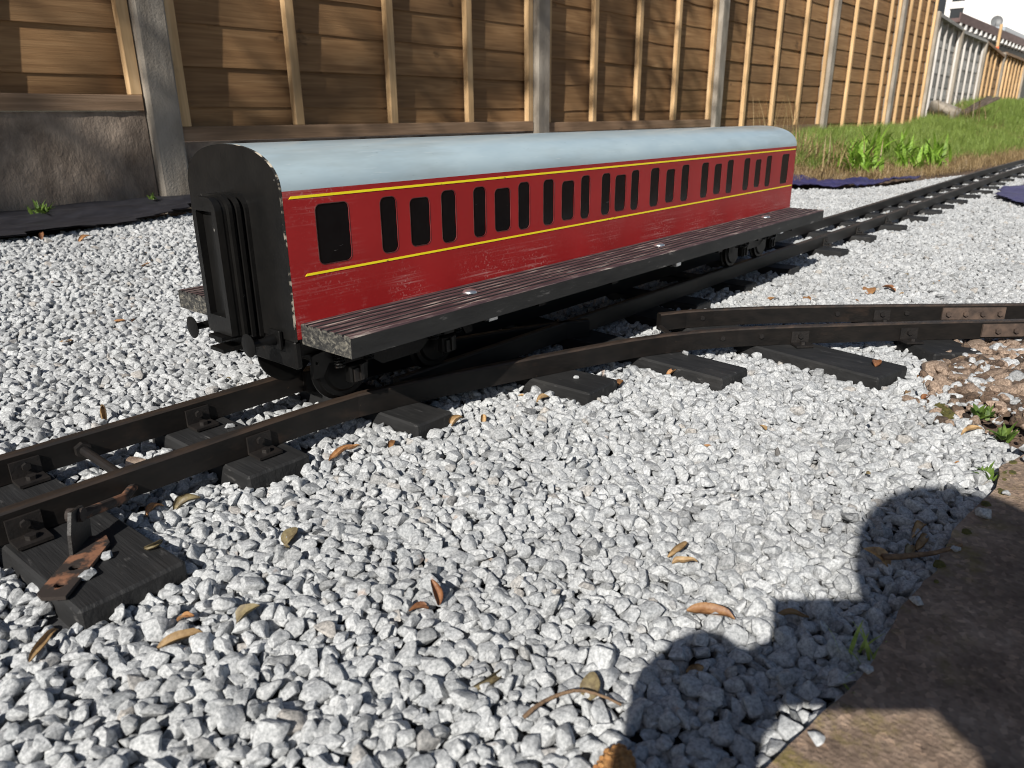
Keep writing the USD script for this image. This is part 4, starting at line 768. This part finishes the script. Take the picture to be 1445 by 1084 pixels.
n = 9000; x = 3.55 + 14 * rg.random(n) ** 1.6; y = rg.uniform(-.1, 1.64, n); lo = np.interp(x, [3.5, 4.0, 4.5, 5.5, 7, 10, 14, 20], [.85, .5, .36, .24, .14, .08, 0, -.2])
nz = meshkit.fbm(np.c_[x * 2.2, y * 3, 0 * x], 3, 18); ok = (y > lo) & ((nz > .52) | (y < lo + .35) | (x < 4.5))
scatter('/World/dry_grass', 'dry straw and dead grass at the edge of the bank', 'dry grass', [tuft(50 + k, 14, .085, .003, .03, 1.1, .9) for k in range(4)], M['straw'], np.c_[x, y][ok], np.interp(x[ok], [3.5, 8, 20], [.8, 1, 1.2]), 3)
t = thing('dead_grass_tuft', 'tall tuft of dead tan grass against the fence just right of the coach', 'dead grass', (4.75, 1.30, float(hgt(4.75, 1.3))))
obj('blades', tuft(77, 60, .36, .006, .09, .7, .35), M['straw'], t, smooth=True)
t = thing('dead_grass_tuft', 'low tuft of dead tan grass behind the blue membrane', 'dead grass', (4.2, 1.0, float(hgt(4.2, 1.0))))
obj('blades', tuft(78, 60, .22, .006, .10, .9, .5), M['straw'], t, smooth=True)
t = thing('dead_grass_tuft', 'broad tangle of dead straw between the tall tuft and the strap-leaved plants', 'dead grass', (4.35, .92, float(hgt(4.35, .92))))
obj('blades', tuft(80, 150, .22, .007, .16, 1.2, .7), M['straw'], t, smooth=True)
t = thing('dead_grass_tuft', 'drooping dead grass beside the rubble where the grey panels begin', 'dead grass', (10.2, 1.35, float(hgt(10.2, 1.35))))
obj('blades', tuft(79, 70, .36, .009, .16, 1.2, .5), M['straw'], t, smooth=True)
def weed(name, x, y, z, n, L, W, lb, mt='weed'):
    r = np.random.default_rng(int(abs(x * 999 + y * 131))); ms = [blade(L * r.uniform(.5, 1.1), W * r.uniform(.7, 1.2), r.uniform(.2, 1.1), r.uniform(0, 6.3), [*(r.normal(0, L * .25, 2)), 0], 4, r.uniform(.3, 1.0)) for _ in range(n)]
    m = cat_mesh(ms); m.apply_translation([x, y, z]); tag(obj(name, m, M[mt], smooth=True), lb, 'weed')
weed('small_weed', .305, 1.555, float(hgt(.305, 1.555)) + .03, 22, .05, .012, 'small yellow green weed against the rough gravel board at left')
weed('small_weed', .64, 1.60, float(hgt(.64, 1.6)) + .04, 14, .025, .008, 'tiny weed at the foot of the broad concrete post')
weed('small_weed', .54, -.685, .0, 18, .022, .008, 'small green weed at the corner of path and earth')
weed('small_weed', .60, -.655, .0, 14, .02, .008, 'green weed among pale stones right of the tan pod')
weed('small_weed', .42, -.692, .0, 14, .02, .005, 'grassy weed on the path edge beyond the shaded heap')
weed('small_weed', .345, -.74, .012, 10, .012, .003, 'tiny weed tuft standing on the sunny concrete path')
weed('grass_sprig', .045, -.680, .0, 9, .028, .003, 'green grass blades at the path edge inside the photographer shadow', 'grass')
weed('grass_sprig', .005, -.684, .0, 7, .02, .003, 'short green blades on the path edge low in the shadow', 'grass')
def moss(pts, lb, kind=None):
    ms = []
    r = np.random.default_rng(3)
    for x, y, s in pts:
        m = trimesh.creation.icosphere(3); m.vertices *= [s, s * .6, s * .22]; m.vertices += m.vertex_normals * ((meshkit.fbm(m.vertices * 300 + x, 3) - .5) * s * .5)[:, None]; m.apply_translation([x, y, surf(x, y) * (y > -.69) + .010 * (y <= -.69)]); ms.append(m)
    tag(obj('moss_clump', ms, M['moss'], smooth=True), lb, 'moss', kind=kind)
moss([(.60, -.612, .016), (.585, -.622, .013), (.615, -.604, .012)], 'yellow green moss clump between gravel and brown earth')
rm = np.random.default_rng(9); mx = rm.uniform(-.10, .50, 16)
moss([(x, -.6825 - .063 * x + rm.normal(0, .004), rm.uniform(.003, .007)) for x in mx], 'thin broken line of moss and dirt along the edge of the concrete path', 'stuff')
moss([(.69, -.285, .009), (.70, -.292, .008)], 'tiny moss clump at the foot of the near branch rail')

# ------------------------------------------------------------------ rubble and planks by the far fence
t = thing('concrete_lump', 'grey broken concrete lump at the foot of the grey fence panels', 'rubble', (10.25, 1.50, float(hgt(10.25, 1.50)) - .05), 15)
m = stone(700, 1.4); m.vertices *= .24; m.vertices[:, 2] += .14; obj('lump', m, M['concrete'], t, smooth=35)
for k, (x, y, a, lb) in enumerate([(10.55, 1.28, 30, 'upper dark plank leaning on the heap before the grey panels'), (10.45, 1.18, 22, 'lower dark plank leaning on the heap before the grey panels')]):
    m = bx(-.24, .24, -.04, .04, -.015, .015, .003); turn(m, [0, 1, 0], -a); turn(m, [0, 0, 1], -50 + 8 * k); m.apply_translation([x, y, float(hgt(x, y)) + .14 + .04 * k]); tag(obj('old_plank', m, M['bark']), lb, 'plank')
# ------------------------------------------------------------------ timber pole, outbuilding, house
t = thing('timber_pole', 'thin upright yellow timber pole rising above the far fence', 'pole', (15.75, 2.02, .4)); obj('shaft', bx(-.025, .025, -.02, .02, 0, 1.38, .002), M['batten'], t); obj('tape', bx(-.027, .027, -.0225, .0225, .92, 1.03), M['red_tape'], t, label='orange red tape wrapped round the pole')
def ray_at(px, py, x):
    d = FW + RT * (px - 722.5) / 1055.5 - UP * (py - 542) / 1055.5; return CAM + d * ((x - CAM[0]) / d[0])
ob = thing('outbuilding', 'low dark outbuilding with brown eaves and pale rafter ends behind the far fence', 'outbuilding', (15.4, 2.6, 0))
obj('wall', bx(0.1, 11.3, .14, 3.2, 0, 1.80), M['darkgreen'], ob); rf = obj('roof', bx(0, 11.4, .02, 3.3, 1.835, 1.90), M['roofbrown'], ob)
obj('fascia', bx(0, 11.4, 0, .018, 1.83, 1.985, .003), M['roofbrown'], ob)
for k in range(25): obj('rafter_end', bx(.10 + k * .45, .20 + k * .45, -.004, .13, 1.745, 1.828, .004), M['white'], ob)
obj('gutter_sheet', bx(4.3, 11.4, .02, .5, 1.988, 2.085, .01), M['sheet'], ob)
hs = thing('white_house', 'tall white rendered house wall at the upper right corner', 'house', (27, 0, 0))
obj('wall', [bx(0, 6, -5, 6.25, 0, 6.0)], M['render'], hs); obj('roof', prism(Polygon([(-5.4, 5.9), (6.6, 5.9), (.6, 9)]), 6.6, (-.3, 0, 0.12), **YZ), M['roofbrown'], hs)
for (ya, yb, za, zb, zm) in ((5.02, 5.36, 2.7, 4.4, 3.38), (5.52, 5.92, 2.7, 4.3, 3.9)):
    w = obj('window', bx(-.03, -.004, ya, yb, za, zb), M['glass'], hs)
    obj('window_bar', bx(-.06, -.0305, ya - .02, yb + .02, zm - .09, zm + .09), M['white'], w); obj('window_sill', bx(-.09, -.0005, ya - .05, yb + .05, za - .06, za - .0005), M['white'], w)
ds = thing('satellite_dish', 'small grey satellite dish on the white house wall', 'satellite dish', (26.78, 4.07, 2.82))
dp = [(0, 0), (.07, .008), (.13, .028), (.16, .05), (.163, .046), (.13, .02), (.07, 0), (0, -.008)]
m = trimesh.creation.revolve(np.array(dp)[::-1], sections=24); m.fix_normals(); turn(m, [0, 1, 0], -75); turn(m, [0, 0, 1], 25); obj('reflector', m, M['greyplastic'], ds, smooth=40)
obj('arm', [rod((0, 0, 0), (.21, .02, -.03), .014), rod((-.01, 0, -.1), (-.17, -.02, -.02), .008)], M['greyplastic'], ds)

# ------------------------------------------------------------------ the photographer, crouching behind the camera, and the phone
FH = np.array([FW[0], FW[1], 0]); FH /= np.linalg.norm(FH); RH = np.array([FH[1], -FH[0], 0]); ZU = np.array([0, 0, 1.0])
def pj(r, f, z): return np.array([CAM[0], CAM[1], 0]) + RH * r + FH * f + ZU * z
def chain(js):                                       # hulls of spheres between consecutive joints
    out = manifold3d.Manifold()
    for a, b in zip(js[:-1], js[1:]):
        s = [manifold3d.Manifold.sphere(q[1], 24).translate(list(map(float, q[0]))) for q in (a, b)]
        out = out + manifold3d.Manifold.batch_hull(s)
    return out
def soft(mf, ln=.02, it=8):
    m = mf.refine_to_length(ln).to_mesh(); t = trimesh.Trimesh(m.vert_properties[:, :3], m.tri_verts, process=True); trimesh.smoothing.filter_taubin(t, lamb=.5, nu=.52, iterations=it); return t
person = thing('person', 'crouching photographer in a navy jacket whose shadow falls on gravel and path', 'person', pj(0, -.5, -.03))
base_p = pj(0, -.5, -.03)
J = dict(hd=pj(.040, -.27, .566), nk=pj(.03, -.38, .465), ch=pj(0, -.47, .38), bl=pj(0, -.62, .27), pv=pj(0, -.78, .20))
ph_c = CAM + RT * .060 - UP * .024 - FW * .014
hand_c = {-1: CAM - RT * .060 - UP * .060 - FW * .01, 1: CAM + RT * .176 - UP * .040 - FW * .01}
torso = chain([(J['nk'] - ZU * .03, .06), (J['ch'], .135), (J['bl'], .13), (J['pv'], .15)]); arms = manifold3d.Manifold(); legs = manifold3d.Manifold(); skin = chain([(J['nk'] - ZU * .02, .055), (J['hd'] - ZU * .04 - FH * .03, .05)])
skin += manifold3d.Manifold.sphere(1, 40).scale([.086, .102, .110]).rotate([-20, 0, math.degrees(math.atan2(FH[1], FH[0])) - 90]).translate(list(map(float, J['hd'])))
skin += chain([(J['hd'] + FH * .06 - ZU * .075, .042), (J['hd'] + FH * .02 - ZU * .04, .06)])
skin += chain([(J['hd'] + FH * .100 - ZU * .015, .010), (J['hd'] + FH * .112 - ZU * .040, .015)])                # nose
for s in (-1, 1):
    skin += chain([(J['hd'] + RH * s * .078 - ZU * .0, .012), (J['hd'] + RH * s * .082 - ZU * .035, .010)])      # ears
    sh = pj(s * .17, -.44, .42); el = pj(s * .25 + (.15 if s > 0 else -.02), -.26, .14); wr = hand_c[s] - FH * .055 - ZU * .045 + RH * s * (.012 if s < 0 else .055)
    arms += chain([(J['ch'] + ZU * .03, .09), (sh, .068)]) + chain([(sh, .062), (el, .047), (wr - (wr - el) * .12, .034)])
    skin += chain([(wr - (wr - el) * .2, .026), (wr, .024), (hand_c[s] - FH * .02, .036), (hand_c[s] + ZU * .014, .034)])
    if s < 0: skin += chain([(wr - RT * .004, .034), (hand_c[s] - RT * .008 + UP * .002, .035), (hand_c[s] + UP * .004, .036), (hand_c[s] + RT * .030 + UP * .008, .026)])
    for k in range(4):                                # fingers closing round the phone's end
        b0 = hand_c[s] + UP * (.030 - .020 * k) - FW * .012 + RT * s * .012; b1 = b0 + FW * (.022 - .002 * abs(k - 1)) + RT * s * .004; b2 = b1 + FW * .008 - RT * s * (.026 - .003 * abs(k - 1)); 
        skin += chain([(b0, .0095), (b1, .0085), (b2, .0075)])
    skin += chain([(hand_c[s] - FW * .018 + UP * .005, .012), (hand_c[s] - FW * .030 + UP * .030 - RT * s * .016, .0095), (hand_c[s] - FW * .026 + UP * .040 - RT * s * .038, .008)])   # thumb on the screen side
    hp = pj(s * .10, -.76, .19); kn = pj(s * .17, -.40, .075); an = pj(s * .12, -.80, .05)
    legs += chain([(J['pv'], .13), (hp, .095), (kn, .062)]) + chain([(kn, .058), (an, .042)])
    shoe = chain([(pj(s * .12, -.82, .045), .042), (pj(s * .12, -.92, .035), .04), (pj(s * .12, -1.02, .03), .032)]); obj('shoe', at(soft(shoe, .012), base_p), M['shoe'], person, smooth=True)
sk = soft(skin, .006, 6); obj('body', at(sk, base_p), M['skin'], person, smooth=True)
obj('jacket', at(soft(torso + arms, .015), base_p), M['jacket'], person, smooth=True); obj('trousers', at(soft(legs, .015), base_p), M['trousers'], person, smooth=True)
hair = manifold3d.Manifold.sphere(1, 40).scale([.095, .110, .108]).rotate([-20, 0, math.degrees(math.atan2(FH[1], FH[0])) - 90]).translate(list(map(float, J['hd'] + ZU * .010 - FH * .008)))
cut = manifold3d.Manifold.cube([.4, .4, .4], True).rotate([0, 0, math.degrees(math.atan2(FH[1], FH[0]))]).translate(list(map(float, J['hd'] + FH * .235 - ZU * .17)))
obj('hair', at(soft(hair - cut, .01, 3), base_p), M['hair'], person, smooth=True)
for s in (-1, 1):
    e = trimesh.creation.icosphere(2, .011); e.apply_translation(J['hd'] + FH * .088 + RH * s * .032 + ZU * .004 - base_p); obj('eye', e, M['white'], person, smooth=True)
mo = chain([(J['hd'] + FH * .094 - ZU * .072 - RH * .018, .006), (J['hd'] + FH * .098 - ZU * .073, .007), (J['hd'] + FH * .094 - ZU * .072 + RH * .018, .006)]); obj('mouth', at(soft(mo, .004, 3), base_p), M['leaf_brown'], person, smooth=True)
phone = thing('phone', 'phone held sideways in both hands of the photographer', 'phone', ph_c)
T = np.eye(4); T[:3, 0] = RT; T[:3, 1] = UP; T[:3, 2] = -FW
m = bx(-.0735, .0735, -.0358, .0358, -.004, .004, .003); m.apply_transform(T); obj('case', m, M['pane'], phone)
m = bx(-.070, .070, -.0325, .0325, .0041, .0046); m.apply_transform(T); obj('screen', m, M['glass'], phone)

# ------------------------------------------------------------------ garden tree whose crown dapples the fence
TREE = np.array([-5.0, .35, 0]); tree = thing('garden_tree', 'leafy garden tree beyond the left of the view that dapples the fence with shade', 'tree', TREE)
rt = np.random.default_rng(33); clusters = []
while len(clusters) < 62:                            # the crown hangs between the sun and the left part of the fence
    xf, zf = rt.uniform(-1.5, 5.0), rt.uniform(.3, 2.4)
    if zf < .75 and xf < 1.1 and rt.random() < .8: continue
    if rt.random() < np.interp(xf, [-1.5, .7, 1.2, 2.6, 5.0], [.6, .5, .5, .5, .25]): clusters.append(np.array([xf, 1.66, zf]) + SUN * rt.uniform(5.6, 8.2) - TREE)
top = np.array([.25, -.1, 3.0]); br = [chain([(np.array([0, 0, -.1]), .13), (np.array([.1, -.03, 1.6]), .105), (top, .08)])]
hubs = [c for c in clusters[::11]]
for h_ in hubs: mid = (top + h_) / 2 + np.array([0, 0, .25]); br.append(chain([(top, .04), (mid, .016), (h_, .008)]))
vv, ff = [], []
for c in clusters:
    h_ = hubs[int(np.argmin([np.linalg.norm(c - q) for q in hubs]))]
    if np.linalg.norm(c - h_) > .05: br.append(chain([(h_, .007), (c, .003)]))
    for _ in range(30):
        p = c + rt.normal(0, .17, 3); a = rt.normal(size=3); a /= np.linalg.norm(a); b = np.cross(a, rt.normal(size=3)); b /= np.linalg.norm(b); l_ = rt.uniform(.03, .055)
        k = len(vv); vv += [p - a * l_, p + b * l_ * .5, p + a * l_, p - b * l_ * .5]; ff += [(k, k + 1, k + 2), (k, k + 2, k + 3)]
obj('trunk', cat_mesh([trimesh.Trimesh(b.to_mesh().vert_properties[:, :3], b.to_mesh().tri_verts) for b in br]), M['bark'], tree, smooth=True)
obj('crown', trimesh.Trimesh(np.array(vv), ff, process=False), M['treeleaf'], tree)
